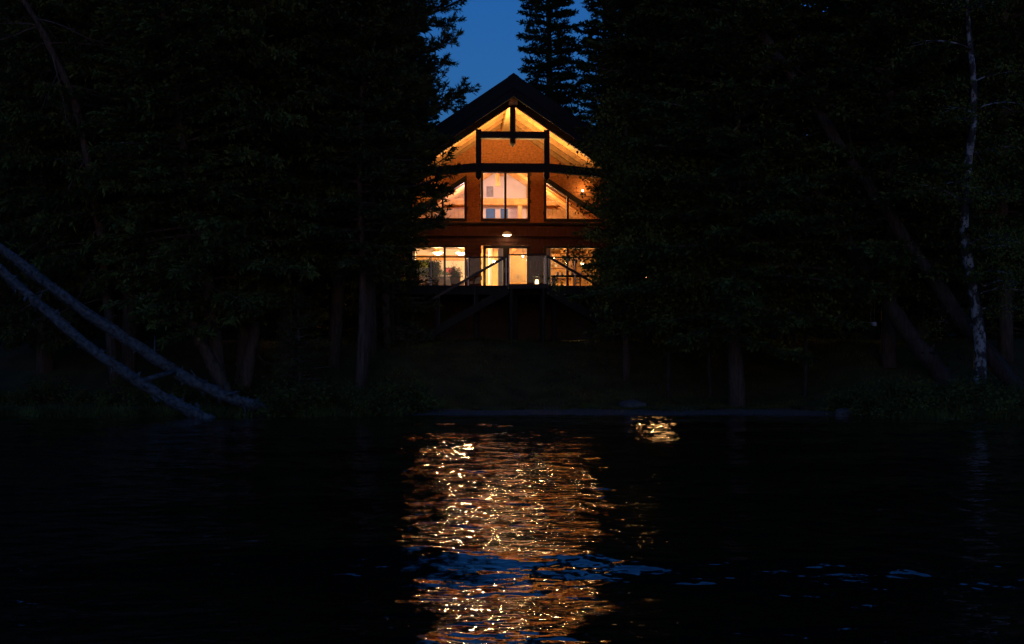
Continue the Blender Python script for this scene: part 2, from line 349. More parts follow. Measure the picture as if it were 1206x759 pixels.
# walls: openings
SIDE_TOP = lambda u: 8.93 - 0.66 * (abs(u) - 1.6)
UP0, UPW = 7.27, 9.25
def wall_polys():
    out = []
    for s in (-1, 1):
        q = lambda pts: [(s * a, b) for a, b in pts][::s]
        out.append(q([(1.0, UP0), (1.6, UP0), (1.6, roof_z(1.6)), (1.0, roof_z(1.0))]))
        out.append(q([(1.6, SIDE_TOP(1.6)), (3.9, SIDE_TOP(3.9)), (3.9, roof_z(3.9)), (1.6, roof_z(1.6))]))
        out.append(q([(3.9, UP0), (4.55, UP0), (4.55, roof_z(4.55)), (3.9, roof_z(3.9))]))
        out.append(q([(0.98, FL1), (1.55, FL1), (1.55, 6.22), (0.98, 6.22)]))
        out.append(q([(3.9, FL1), (4.55, FL1), (4.55, 6.22), (3.9, 6.22)]))
        out.append(q([(0, UPW), (1.0, UPW), (1.0, roof_z(1.0)), (0, SOF)]))
    out.append([(-4.55, 6.22), (4.55, 6.22), (4.55, UP0), (-4.55, UP0)])
    return out
fw = MB()
for poly in wall_polys(): fw.prism(poly, WV, WV + 0.18)
front = hpart('front_wall', fw, M['sheath'])
def inside(poly, x, z):
    c = False; n = len(poly)
    for i in range(n):
        x1, z1 = poly[i]; x2, z2 = poly[i - 1]
        if (z1 > z) != (z2 > z) and x < (x2 - x1) * (z - z1) / (z2 - z1) + x1: c = not c
    return c
polys = wall_polys(); sh = MB(); low = MB(); rs = random.Random(4)
row = 0; z = FL1
while z < 11.2:
    u = -4.55 + rs.random() * 0.1
    while u < 4.5:
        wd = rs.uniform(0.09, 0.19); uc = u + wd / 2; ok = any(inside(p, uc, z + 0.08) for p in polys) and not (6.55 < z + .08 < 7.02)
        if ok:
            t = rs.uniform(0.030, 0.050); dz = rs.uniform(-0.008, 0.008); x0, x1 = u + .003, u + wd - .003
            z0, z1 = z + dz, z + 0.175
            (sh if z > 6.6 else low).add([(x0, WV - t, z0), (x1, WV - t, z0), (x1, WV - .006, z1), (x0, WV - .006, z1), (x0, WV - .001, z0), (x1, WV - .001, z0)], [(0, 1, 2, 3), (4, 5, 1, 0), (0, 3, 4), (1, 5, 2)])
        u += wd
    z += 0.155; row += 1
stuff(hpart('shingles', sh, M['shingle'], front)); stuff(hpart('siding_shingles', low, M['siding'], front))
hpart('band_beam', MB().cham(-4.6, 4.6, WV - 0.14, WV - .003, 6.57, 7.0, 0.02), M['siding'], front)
hpart('ledge_board', MB().cham(-4.6, 4.6, WV - 0.20, WV - .003, 7.03, 7.13, 0.02), M['timber'], front)
# windows and doors
def bar(parent, x0, x1, z0, z1, name='frame', v0=WV - 0.07, v1=WV + 0.1): return MB().box(x0, x1, v0, v1, z0, z1).build(name, M['frame'], parent)
def window(name, x0, x1, z0, z1, mull, fr=0.09):
    wdw = MB().box(x0 - .002, x1 + .002, WV - .08, WV + .11, z0 - .002, z0 + fr).build(name, M['frame'], house)
    bar(wdw, x0, x1, z1 - fr, z1); bar(wdw, x0, x0 + fr, z0 + fr, z1 - fr); bar(wdw, x1 - fr, x1, z0 + fr, z1 - fr)
    edges = [x0 + fr] + [e for m_ in mull for e in (m_ - .045, m_ + .045)] + [x1 - fr]
    for m_ in mull: bar(wdw, m_ - .045, m_ + .045, z0 + fr, z1 - fr, 'mullion')
    for i in range(0, len(edges), 2):
        MB().box(edges[i], edges[i + 1], WV + .02, WV + .03, z0 + fr, z1 - fr).build('pane', M['glass'], wdw)
    return wdw
window('window', -0.99, 0.99, 7.2, 9.24, [0.0])
window('window', -3.9, -1.56, FL1 + .02, 6.21, [-2.45])
window('window', 1.56, 3.9, FL1 + .02, 6.21, [2.52])
for s in (-1, 1):        # windows with heads that follow the roof
    W = MB().box(min(s * 1.56, s * 3.95), max(s * 1.56, s * 3.95), WV - .08, WV + .11, 7.198, 7.30).build('window', M['frame'], house)
    f = lambda u, d=0.0: SIDE_TOP(u) + d
    MB().prism([(s * 1.56, f(1.56, -.13)), (s * 3.95, f(3.95, -.13)), (s * 3.95, f(3.95, .10)), (s * 1.56, f(1.56, .10))][::s], WV - .09, WV + .11).build('sloped_head', M['frame'], W)
    MB().box(min(s * 1.56, s * 1.66), max(s * 1.56, s * 1.66), WV - .07, WV + .1, 7.30, f(1.62, -.12)).build('frame', M['frame'], W)
    MB().box(min(s * 2.49, s * 2.57), max(s * 2.49, s * 2.57), WV - .07, WV + .1, 7.30, f(2.53, -.11)).build('mullion', M['frame'], W)
    for a, b in ((1.66, 2.49), (2.57, 3.9)):
        MB().prism([(s * a, 7.30), (s * b, 7.30), (s * b, max(7.302, f(b, -.12))), (s * a, f(a, -.12))][::s], WV + .02, WV + .03).build('pane', M['glass'], W)
for x0, x1 in ((-0.90, 0.015), (0.055, 0.98)):     # the pair of glazed doors
    D = MB().box(x0, x1, WV - .05, WV + .05, FL1 + .02, FL1 + .25).build('door', M['frame'], house)
    for a, b, c, d in ((x0, x0 + .11, FL1 + .25, 6.1), (x1 - .11, x1, FL1 + .25, 6.1), (x0, x1, 6.1, 6.21)): MB().box(a, b, WV - .05, WV + .05, c, d).build('door_frame', M['frame'], D)
    MB().box(x0 + .11, x1 - .11, WV, WV + .01, FL1 + .25, 6.1).build('pane', M['glass'], D)
    hx = x1 - .055 if x0 < -.5 else x0 + .055
    MB().tube([(hx, WV - .09, 5.12), (hx, WV - .09, 5.32)], .012, 6).tube([(hx, WV - .09, 5.2), (hx, WV - .05, 5.2)], .01, 6).build('door_handle', M['metal'], D)
MB().box(0.018, 0.052, WV - .06, WV + .06, FL1 + .02, 6.21).build('door_post', M['frame'], house)
# body of the house behind
hpart('side_wall', MB().box(-4.55, -4.37, WV + .181, 14.2, BASE, roof_z(4.55) - .03), M['sheath'])
hpart('side_wall', MB().box(4.37, 4.55, WV + .181, 14.2, BASE, roof_z(4.55) - .03), M['sheath'])
hpart('back_wall', MB().prism([(-4.36, BASE), (4.36, BASE), (4.36, roof_z(4.36) - .03), (0, SOF - .03), (-4.36, roof_z(4.36) - .03)], 14.0, 14.18), M['sheath'])
hpart('upper_floor', MB().box(-4.36, 4.36, WV + .19, 13.99, 6.5, FL2), M['floorw'])
hpart('ground_floor', MB().box(-4.36, 4.36, WV + .19, 13.99, 3.95, FL1 + .01), M['floorw'])
hpart('foundation', MB().box(-4.55, 4.55, WV, WV + .18, 1.6, FL1 - .003), M['concrete'])
for k in range(8):
    x = -3.9 + k * 1.11
    hpart('ceiling_beam', MB().cham(x - .08, x + .08, WV + .2, 11.9, 6.28, 6.497, .02), M['log'])
hpart('room_wall', MB().box(-4.36, -1.2, 12.0, 12.1, FL1 + .012, 6.498), M['plaster'])
hpart('room_wall', MB().box(-1.199, 1.2, 12.0, 12.1, FL1 + .012, 6.498), M['cream'])
hpart('room_wall', MB().box(1.201, 4.36, 12.0, 12.1, FL1 + .012, 6.498), M['log'])
hpart('wall_beam', MB().cham(-4.3, -1.3, 11.8, 11.99, 5.98, 6.2, .03), M['log'])
hpart('wall_beam', MB().cham(1.3, 4.3, 11.3, 11.5, 6.0, 6.27, .03), M['rafter'])
CE = lambda u, d=0.0: 10.06 - 0.66 * abs(u) + d
for s in (-1, 1):    # ceiling boards and rafters inside the upper room
    sm = MB()
    for i in range(30):
        a, b = i * .145 + .004, (i + 1) * .145 - .004
        sm.prism([(s * a, CE(a)), (s * b, CE(b)), (s * b, CE(b, .025)), (s * a, CE(a, .025))][::s], WV + .185, 11.49)
    stuff(hpart('ceiling_boards', sm, M['soffit']))
    for k in range(6):
        y = WV + .55 + k * .8
        hpart('rafter', MB().prism([(s * .16, CE(.16, -.14)), (s * 4.3, CE(4.3, -.14)), (s * 4.3, CE(4.3, -.004)), (s * .16, CE(.16, -.004))][::s], y, y + .10), M['log'])
hpart('ridge_beam', MB().cham(-.15, .15, WV + .185, 11.48, 9.66, 9.90, .02), M['log'])
# loft wall with its two windows, the beam below the loft ceiling
LV = 11.5
loft = hpart('loft_wall', MB().prism([(-1.5, FL2 + .002), (1.15, FL2 + .002), (1.15, CE(1.15)), (0, CE(0)), (-1.5, CE(1.5))], LV, LV + .1), M['plaster'])
for k in range(20):
    for s_, u0 in ((-1, 1.505), (1, 1.155)):
        a = u0 + k * .165; b = a + .157
        if b < 4.36: MB().prism([(s_ * a, FL2 + .002), (s_ * b, FL2 + .002), (s_ * b, CE(b)), (s_ * a, CE(a))][::s_], LV - (.01 if k % 2 else 0), LV + .1).build('wall_plank', M['log'], loft)
for u0, u1 in ((-.62, -.22), (0.02, .34)):
    MB().box(u0, u1, LV - .03, LV - .004, 7.72, 8.24).build('far_window_sky', M['sky_blue'], loft)  # far window: its dusk sky is painted on as a plain blue panel
    MB().box(u0 - .06, u1 + .06, LV - .05, LV - .031, 8.24, 8.32).build('window_head', M['white'], loft)
MB().box(-.60, -.30, LV - .02, LV - .004, 8.75, 9.22).build('niche_panel', M['greyfab'], loft)
hpart('cross_beam', MB().cham(-4.3, 4.3, 10.6, 10.82, 8.30, 8.60, .03), M['log'])
hpart('interior_post', MB().cham(-.30, -.12, 9.2, 9.38, 8.95, 9.65, .03), M['log'])
hpart('interior_post', MB().cham(.72, .92, 10.55, 10.75, FL2, 8.29, .03), M['log'])
hpart('interior_post', MB().cham(-.62, -.46, 8.3, 8.46, FL1 + .012, 6.27, .03), M['white'])
# single-storey wing on the right with its lit window
WG = 8.2
wing = hpart('wing_wall', MB().box(4.56, 5.0, WG, WG + .18, BASE, 6.9).box(7.35, 9.4, WG, WG + .18, BASE, 6.9).box(5.0, 7.35, WG, WG + .18, BASE, 4.9).box(5.0, 7.35, WG, WG + .18, 6.2, 6.9).box(9.22, 9.4, WG + .181, 13.5, BASE, 6.9).box(4.56, 9.4, 13.5, 13.68, BASE, 6.9), M['sheath'])
hpart('wing_roof', MB().add([(4.56, WG - .6, 6.91), (9.9, WG - .6, 6.91), (9.9, 14, 6.91), (4.56, 14, 6.91), (4.56, 11, 8.3), (9.9, 11, 8.3)], [(0, 1, 5, 4), (2, 3, 4, 5), (0, 3, 2, 1), (0, 4, 3), (1, 2, 5)]), M['roofing'])
wwin = MB().box(5.0, 7.35, WG - .05, WG + .1, 4.9, 4.98).box(5.0, 7.35, WG - .05, WG + .1, 6.12, 6.2).box(5.0, 5.08, WG - .05, WG + .1, 4.98, 6.12).box(7.27, 7.35, WG - .05, WG + .1, 4.98, 6.12).build('window', M['frame'], house)
MB().box(6.13, 6.21, WG - .05, WG + .1, 4.98, 6.12).build('mullion', M['frame'], wwin)
for a, b in ((5.08, 6.13), (6.21, 7.27)): MB().box(a, b, WG + .02, WG + .03, 4.98, 6.12).build('pane', M['glass'], wwin)
hpart('wing_floor', MB().box(4.56, 9.21, WG + .19, 13.49, 4.0, 4.2), M['floorw'])
hpart('wing_partition', MB().box(4.57, 9.21, 10.6, 10.7, 4.21, 6.88), M['plaster'])

# ------------------------------------------------------------------ deck, railing, stairs
deck = thing('raised_deck', 'raised wooden deck with glass railing in front of the lit house', 'deck', (HX, HY, 0), HYAW)
DV0 = -1.2
n = 50; wpl = (WV - .035 - DV0) / n
plank = MB().cham(-4.28, 4.28, 0, wpl - .003, -0.035, 0, .004).mesh('plank', M['deckw'])
for k in range(n):
    o = new_obj('plank', plank, None, deck); o.location = (0, DV0 + k * wpl, FL1)
MB().box(-4.3, 4.3, DV0 - .05, DV0 - .004, FL1 - .32, FL1 - .005).build('rim_board', M['timber'], deck)
for k in range(7):
    x = -4.1 + k * 1.367
    MB().cham(x - .09, x + .09, DV0 + .1, DV0 + .28, 1.5, FL1 - .24, .02).build('deck_post', M['timber'], deck)
MB().box(-4.2, 4.2, DV0 + .12, DV0 + .26, FL1 - .23, FL1 - .04).build('deck_beam', M['timber'], deck)
for s in (0, 1):
    rl = MB().cham(-4.25, -.3, DV0 - .02, DV0 + .05, FL1 + .97, FL1 + 1.02, .01) if s == 0 else MB().cham(1.0, 4.25, DV0 - .02, DV0 + .05, FL1 + .97, FL1 + 1.02, .01)
    rl = rl.build('top_rail', M['blackmetal'], deck)
    posts = [-4.22, -2.95, -1.65, -.32] if s == 0 else [1.02, 2.1, 3.15, 4.22]
    for i, x in enumerate(posts):
        MB().cham(x - .022, x + .022, DV0 - .007, DV0 + .037, FL1 + .001, FL1 + .969, .008).build('rail_post', M['metal'], rl)
        if i:
            MB().box(posts[i - 1] + .05, x - .05, DV0 + .008, DV0 + .02, FL1 + .06, FL1 + .95).build('glass_panel', M['railglass'], rl)
stair = thing('deck_stairs', 'timber landing with two stair flights running down either side of the deck front', 'stairs', (HX, HY, 0), HYAW)
LA, LB, SV0, SV1 = -.3, 1.0, -2.35, -1.28
MB().box(LA, LB, SV0, SV1, FL1 - .16, FL1 - .002).build('landing', M['deckw'], stair)
for x in (LA + .1, LB - .1):
    for y in (SV0 + .1, SV1 - .1): MB().cham(x - .06, x + .06, y - .06, y + .06, 1.4, FL1 - .161, .02).build('landing_post', M['timber'], stair)
MB().cham(LA, LB, SV0 + .01, SV0 + .07, FL1 + .97, FL1 + 1.02, .01).build('landing_rail', M['blackmetal'], stair)
MB().box(LA + .06, LB - .06, SV0 + .03, SV0 + .042, FL1 + .05, FL1 + .95).build('glass_panel', M['railglass'], stair)
for x in (LA + .03, LB - .03): MB().cham(x - .022, x + .022, SV0 + .015, SV0 + .06, FL1, FL1 + .969, .008).build('rail_post', M['metal'], stair)
NS = 11; rise, run = .172, .30
tread = MB().cham(0, run + .02, SV0 + .05, SV1 - .05, -.04, 0, .006).mesh('tread', M['deckw'])
for s, x0 in ((-1, LA), (1, LB)):
    for k in range(NS):
        o = new_obj('tread', tread, None, stair); o.location = ((x0 - (k + 1) * run - .01) if s < 0 else x0 + k * run + .005, 0, FL1 - (k + 1) * rise)
    for y in (SV0 + .02, SV1 - .02):
        MB().beam((x0 + s * .02, y, FL1 - .2), (x0 + s * NS * run, y, FL1 - .2 - NS * rise), .05, .26).build('stringer', M['timber'], stair)
        if y < -2: MB().beam((x0 + s * .02, y, FL1 + .96), (x0 + s * NS * run, y, FL1 + .96 - NS * rise), .07, .085).build('handrail', M['blackmetal'], stair)
        for k in ((0, 4, 8, 11) if y < -2 else ()):
            x = x0 + s * (k * run + (.04 if k == 0 else -.04)); zz = FL1 - k * rise
            MB().cham(x - .02, x + .02, y - .02, y + .02, zz - .2, zz + .93, .008).build('baluster', M['blackmetal'], stair)

# ------------------------------------------------------------------ lamps and furnishing
WARM = (1.0, 0.59, 0.20); SOFT = (1.0, 0.74, 0.55)
def light(name, parent, loc, power, col, rad=.05):
    d = bpy.data.lights.new(name, 'POINT'); d.energy = power; d.color = col; d.shadow_soft_size = rad
    o = bpy.data.objects.new(name, d); COL.objects.link(o); o.parent = parent; o.location = loc; return o
def sconce(u, z, label):
    t = thing('wall_sconce', label, 'lamp', hw(u, WV - .04, z), HYAW, 'sconces on the gable wall')
    MB().box(-.05, .05, -.0, .02, -.1, .1).build('back_plate', M['blackmetal'], t)
    MB().tube([(0, 0, 0), (0, -.1, .0), (0, -.12, .04)], .012, 6).build('bracket', M['blackmetal'], t)
    MB().lathe([(.015, .0), (.032, .03), (.035, .07), (.02, .09)], (0, -.12, .03)).build('bulb', M['bulb_soft'], t, True)
    light('sconce_light', t, (0, -.30, .18), 3.5, WARM, .06)
sconce(-3.12, 8.36, 'small lit wall sconce half hidden by leaves under the left eave')
sconce(3.12, 8.36, 'small lit wall sconce half hidden by leaves under the right eave')
def uplight(u, label):
    t = thing('beam_uplight', label, 'lamp', hw(u, 1.0, 8.58 + .155 if abs(u) < 1.3 else 8.45 + .155), HYAW, 'uplights behind the tie beam')
    MB().box(-.35, .35, -.14, -.06, -.01, .03).build('housing', M['blackmetal'], t)
    MB().box(-.33, .33, -.13, -.07, .031, .036).build('diffuser', M['bulb_soft'], t)
    d = bpy.data.lights.new('uplight_glow', 'AREA'); d.shape = 'RECTANGLE'; d.size = .66; d.size_y = .05; d.energy = 48; d.color = WARM; d.spread = R(125)
    o = bpy.data.objects.new('uplight_glow', d); COL.objects.link(o); o.parent = t; o.location = (0, -.1, .06); o.rotation_euler = (R(180 - 29), 0, 0)
for u, lb in ((-.62, 'slim uplight resting on the tie beam left of the king post'), (.62, 'slim uplight resting on the tie beam right of the king post'), (-2.3, 'slim uplight on the lower left end of the tie beam'), (2.3, 'slim uplight on the lower right end of the tie beam')):
    uplight(u, lb)
# dome lamp on the band beam
t = thing('dome_lamp', 'lit dome lamp on the beam above the glazed doors', 'lamp', hw(.05, WV - .34, 6.63), HYAW)
MB().tube([(0, .20, .12), (0, .08, .16), (0, 0, .13)], .014, 6).build('bracket', M['blackmetal'], t)
MB().lathe([(.20, -.01), (.21, 0), (.17, .07), (.08, .12), (.02, .13)], n=18).build('shade', M['white'], t, True)
MB().lathe([(.02, -.075), (.10, -.065), (.16, -.03), (.17, -.012)], n=18).build('bulb', M['bulb_soft'], t, True)
light('dome_light', t, (0, -.02, -.14), .15, WARM, .1)
M['bulb_hot'] = mat_emit('hot_bulb', (1.0, 0.72, 0.40), 24)
def pendant(u, v, z, ztop, power, label, big=.13, mat='bulb'):
    t = thing('pendant_lamp', label, 'lamp', hw(u, v, z), HYAW, 'pendant lamps behind the ground floor windows')
    MB().tube([(0, 0, .1), (0, 0, ztop - z)], .008, 5).build('cord', M['blackmetal'], t)
    MB().lathe([(.03, .10), (big * 1.1, -.02), (big * 1.05, -.03), (.025, .085)]).build('shade', M['shade'], t, True)
    MB().lathe([(.01, -.12), (big * .55, -.10), (big * .8, -.04), (big * .55, .0), (.02, .02)]).build('bulb', M[mat], t, True)
    light('pendant_light', t, (0, 0, -.2), power * .55, (1.0, .60, .24), .1)
pendant(-2.72, 8.0, 6.06, 6.5, 280, 'bright pendant lamp behind the left pane of the left ground floor window', .2, 'bulb_hot')
pendant(-1.78, 8.0, 6.06, 6.5, 280, 'bright pendant lamp at the right edge of the left ground floor window', .2, 'bulb_hot')
pendant(-.36, 9.4, 5.82, 6.5, 90, 'pendant lamp seen through the left glazed door', .09)
pendant(.78, 7.7, 5.95, 6.5, 30, 'small pendant lamp at the top right of the right glazed door', .05)
pendant(2.2, 9.6, 6.0, 6.5, 70, 'pendant lamp behind the right ground floor window', .06, 'bulb_soft')
pendant(3.3, 8.2, 5.65, 6.5, 50, 'pendant lamp near the leafy end of the right ground floor window', .08)
# upstairs lamps
def floor_lamp(u, v, label, power, col):
    t = thing('floor_lamp', label, 'lamp', hw(u, v, FL2), HYAW)
    MB().lathe([(.14, 0), (.14, .02), (.015, .03), (.012, 1.3)]).build('stand', M['blackmetal'], t)
    MB().lathe([(.16, 1.25), (.11, 1.5), (.10, 1.5), (.15, 1.25)]).build('shade', M['shade'], t, True)
    MB().lathe([(.01, 1.32), (.04, 1.36), (.01, 1.42)]).build('bulb', M['bulb_soft'], t, True)
    light('floor_lamp_light', t, (0, 0, 1.62), power, col, .12)
floor_lamp(-1.3, 8.3, 'floor lamp in the upper room behind the left shingled pier', 80, (1.0, .68, .66))
floor_lamp(1.32, 8.6, 'floor lamp in the upper room behind the right shingled pier', 90, (1.0, .58, .25))
t = thing('table_lamp', 'lit table lamp behind the window of the side wing', 'lamp', hw(6.3, 9.3, 5.05), HYAW)
MB().lathe([(.08, 0), (.08, .02), (.02, .06), (.05, .2), (.02, .35)]).build('base', M['clay'], t)
MB().lathe([(.18, .33), (.12, .6), (.11, .6), (.17, .33)]).build('shade', M['bulb_soft'], t, True)
light('table_lamp_light', t, (0, 0, .75), 380, (1.0, .56, .19), .15)
t = thing('side_table', 'small wooden table under the lamp in the side wing', 'table', hw(6.3, 9.3, 4.2), HYAW)
MB().cham(-.4, .4, -.3, .3, .81, .85).build('table_top', M['log'], t)
for x in (-.35, .35):
    for y in (-.25, .25): MB().box(x - .02, x + .02, y - .02, y + .02, 0, .81).build('leg', M['log'], t)
# inside the ground floor
t = thing('tall_cupboard', 'tall cream cupboard seen through the right glazed door', 'cupboard', hw(.62, 8.6, FL1 + .01), HYAW)
MB().box(-.32, .32, 0, .5, 0, 1.62).build('carcass', M['cream'], t)
for x in (-.31, .005): MB().box(x, x + .305, -.02, -.002, .05, 1.58).build('cupboard_door', M['cream'], t)
for x in (-.03, .03): MB().box(x - .008, x + .008, -.045, -.021, .8, .95).build('handle', M['metal'], t)
t = thing('wall_shelf', 'brown wooden shelf unit with plates behind the right ground floor window', 'shelf', hw(2.3, 11.55, FL1 + .01), HYAW)
for x in (-.9, .86): MB().box(x, x + .04, 0, .4, 0, 2.1).build('side_panel', M['log'], t)
for k in range(5): MB().box(-.86, .86, .0, .4, .1 + k * .45, .14 + k * .45).build('shelf_board', M['log'], t)
for i in range(9):
    k = i % 3 + 1
    d = MB().lathe([(.02, 0), (.075, .015), (.085, .1), (.08, .1), (.06, .02)], n=10).build('bowl', M['plate']); d.location = hw(1.75 + (i // 3) * .5 + .08 * k, 11.7, FL1 + .15 + .45 * k)
    tag(d, 'small white bowl on the wooden shelf unit', 'bowl', 'bowls on the shelf unit')
def picture(u, z, w_, h_, mat, label):
    t = thing('framed_picture', label, 'picture', hw(u, 11.98, z), HYAW)
    MB().box(-w_ / 2, w_ / 2, -.03, 0, -h_ / 2, h_ / 2).build('frame', M['timber'], t); MB().box(-w_ / 2 + .04, w_ / 2 - .04, -.036, -.031, -h_ / 2 + .04, h_ / 2 - .04).build('print', M[mat], t)
picture(-3.3, 5.45, .6, .45, 'sky_blue', 'dark framed picture on the pale wall behind the left pendant lamp')
picture(-2.2, 5.4, .4, .55, 'red', 'small framed picture on the pale wall between the pendant lamps')
def curtain(u, v, wd, label):
    m_ = MB(); n_ = 14; vs = []
    for zz in (FL1 + .05, 6.18):
        for i in range(n_ + 1): vs.append((-wd / 2 + wd * i / n_, .03 * math.sin(i * 1.9), zz - FL1))
    m_.add(vs, [(i, i + 1, n_ + 2 + i, n_ + 1 + i) for i in range(n_)])
    o = m_.build('curtain', M['white'], None, True); o.location = hw(u, v, FL1); o.rotation_euler = (0, 0, HYAW)
    md = o.modifiers.new('thickness', 'SOLIDIFY'); md.thickness = .008; tag(o, label, 'curtain')
curtain(-.18, WV + .28, .2, 'narrow pale curtain at the inner edge of the left glazed door')
curtain(1.75, WV + .28, .24, 'narrow pale curtain at the inner edge of the right ground floor window')
curtain(-3.75, WV + .28, .25, 'narrow pale curtain at the outer edge of the left ground floor window')
def chair(u, v, rz, label):
    t = thing('dining_chair', label, 'chair', hw(u, v, FL1 + .01), HYAW + rz)
    MB().cham(-.2, .2, -.2, .2, .43, .47).build('seat', M['timber'], t)
    for x in (-.18, .18):
        MB().box(x - .018, x + .018, -.2, -.164, 0, .429).build('leg', M['timber'], t); MB().box(x - .018, x + .018, .164, .2, 0, .95).build('leg', M['timber'], t)
    for z_ in (.6, .74, .88): MB().box(-.16, .16, .17, .19, z_, z_ + .06).build('back_slat', M['timber'], t)
chair(2.0, 8.4, .5, 'dark dining chair behind the right ground floor window near its inner edge'); chair(3.0, 8.7, -2.4, 'dark dining chair behind the leafy end of the right ground floor window')
def sofa(u, v, label):
    t = thing('sofa', label, 'sofa', hw(u, v, FL1 + .01), HYAW)
    MB().cham(-.9, .9, 0, .8, .12, .42, .05).build('seat', M['greyfab'], t); MB().cham(-.9, .9, -.19, -.003, .12, .85, .06).build('backrest', M['greyfab'], t)
    for x in (-1.05, .903): MB().cham(x, x + .147, -.19, .8, .1, .62, .05).build('armrest', M['greyfab'], t)
    for x in (-.95, .95):
        for y in (-.1, .7): MB().box(x - .03, x + .03, y - .03, y + .03, 0, .12).build('foot', M['timber'], t)
sofa(-2.7, 7.4, 'grey sofa with its back to the left ground floor window')
for x, rot, lb in ((-3.2, .15, 'red cushion on the grey sofa, the one nearer the left window edge'), (-2.2, -.2, 'red cushion on the grey sofa, the one nearer the doors')):
    c = MB().lathe([(.02, -.2), (.16, -.17), (.22, 0), (.16, .17), (.02, .2)], n=8).build('cushion', M['red'], None, True)
    c.scale = (.9, .5, .9); c.location = hw(x, 7.52, FL1 + .68); c.rotation_euler = (R(-8), 0, HYAW + rot); tag(c, lb, 'cushion')
# lantern, table and pots on the deck
t = thing('deck_lantern', 'small lit lantern standing on the deck beside the doors', 'lantern', hw(.78, -.75, FL1), HYAW)
MB().box(-.11, .11, -.11, .11, 0, .03).box(-.12, .12, -.12, .12, .33, .36).lathe([(.09, .36), (.03, .43), (.02, .45)], n=8).build('cap', M['blackmetal'], t)
for x in (-.1, .1):
    for y in (-.1, .1): MB().box(x - .008, x + .008, y - .008, y + .008, .03, .33).build('corner_bar', M['blackmetal'], t)
MB().lathe([(.06, .03), (.065, .05), (.06, .19), (.04, .24)], n=12).build('candle', M['flame'], t, True)
light('lantern_light', t, (0, -.02, .29), .6, WARM, .05)
t = thing('deck_table', 'dark outdoor table set with glasses near the right end of the railing', 'table', hw(2.2, .3, FL1), HYAW)
MB().cham(-.8, .8, -.4, .4, .40, .44).build('table_top', M['timber'], t)
for x in (-.72, .72):
    for y in (-.33, .33): MB().box(x - .03, x + .03, y - .03, y + .03, 0, .40).build('leg', M['timber'], t)
for i, (x, y) in enumerate(((-.6, -.2), (-.42, .1), (-.1, -.25), (.05, .15), (.25, -.1), (.5, .2), (.62, -.2))):
    g = MB().lathe([(.03, 0), (.034, .01), (.036, .12), (.033, .12), (.03, .02)], n=10).build('drinking_glass', M['plate']); g.location = hw(2.2 + x, .3 + y, FL1 + .44)
    tag(g, 'small white tumbler on the dark outdoor table', 'glass', 'tumblers on the outdoor table')

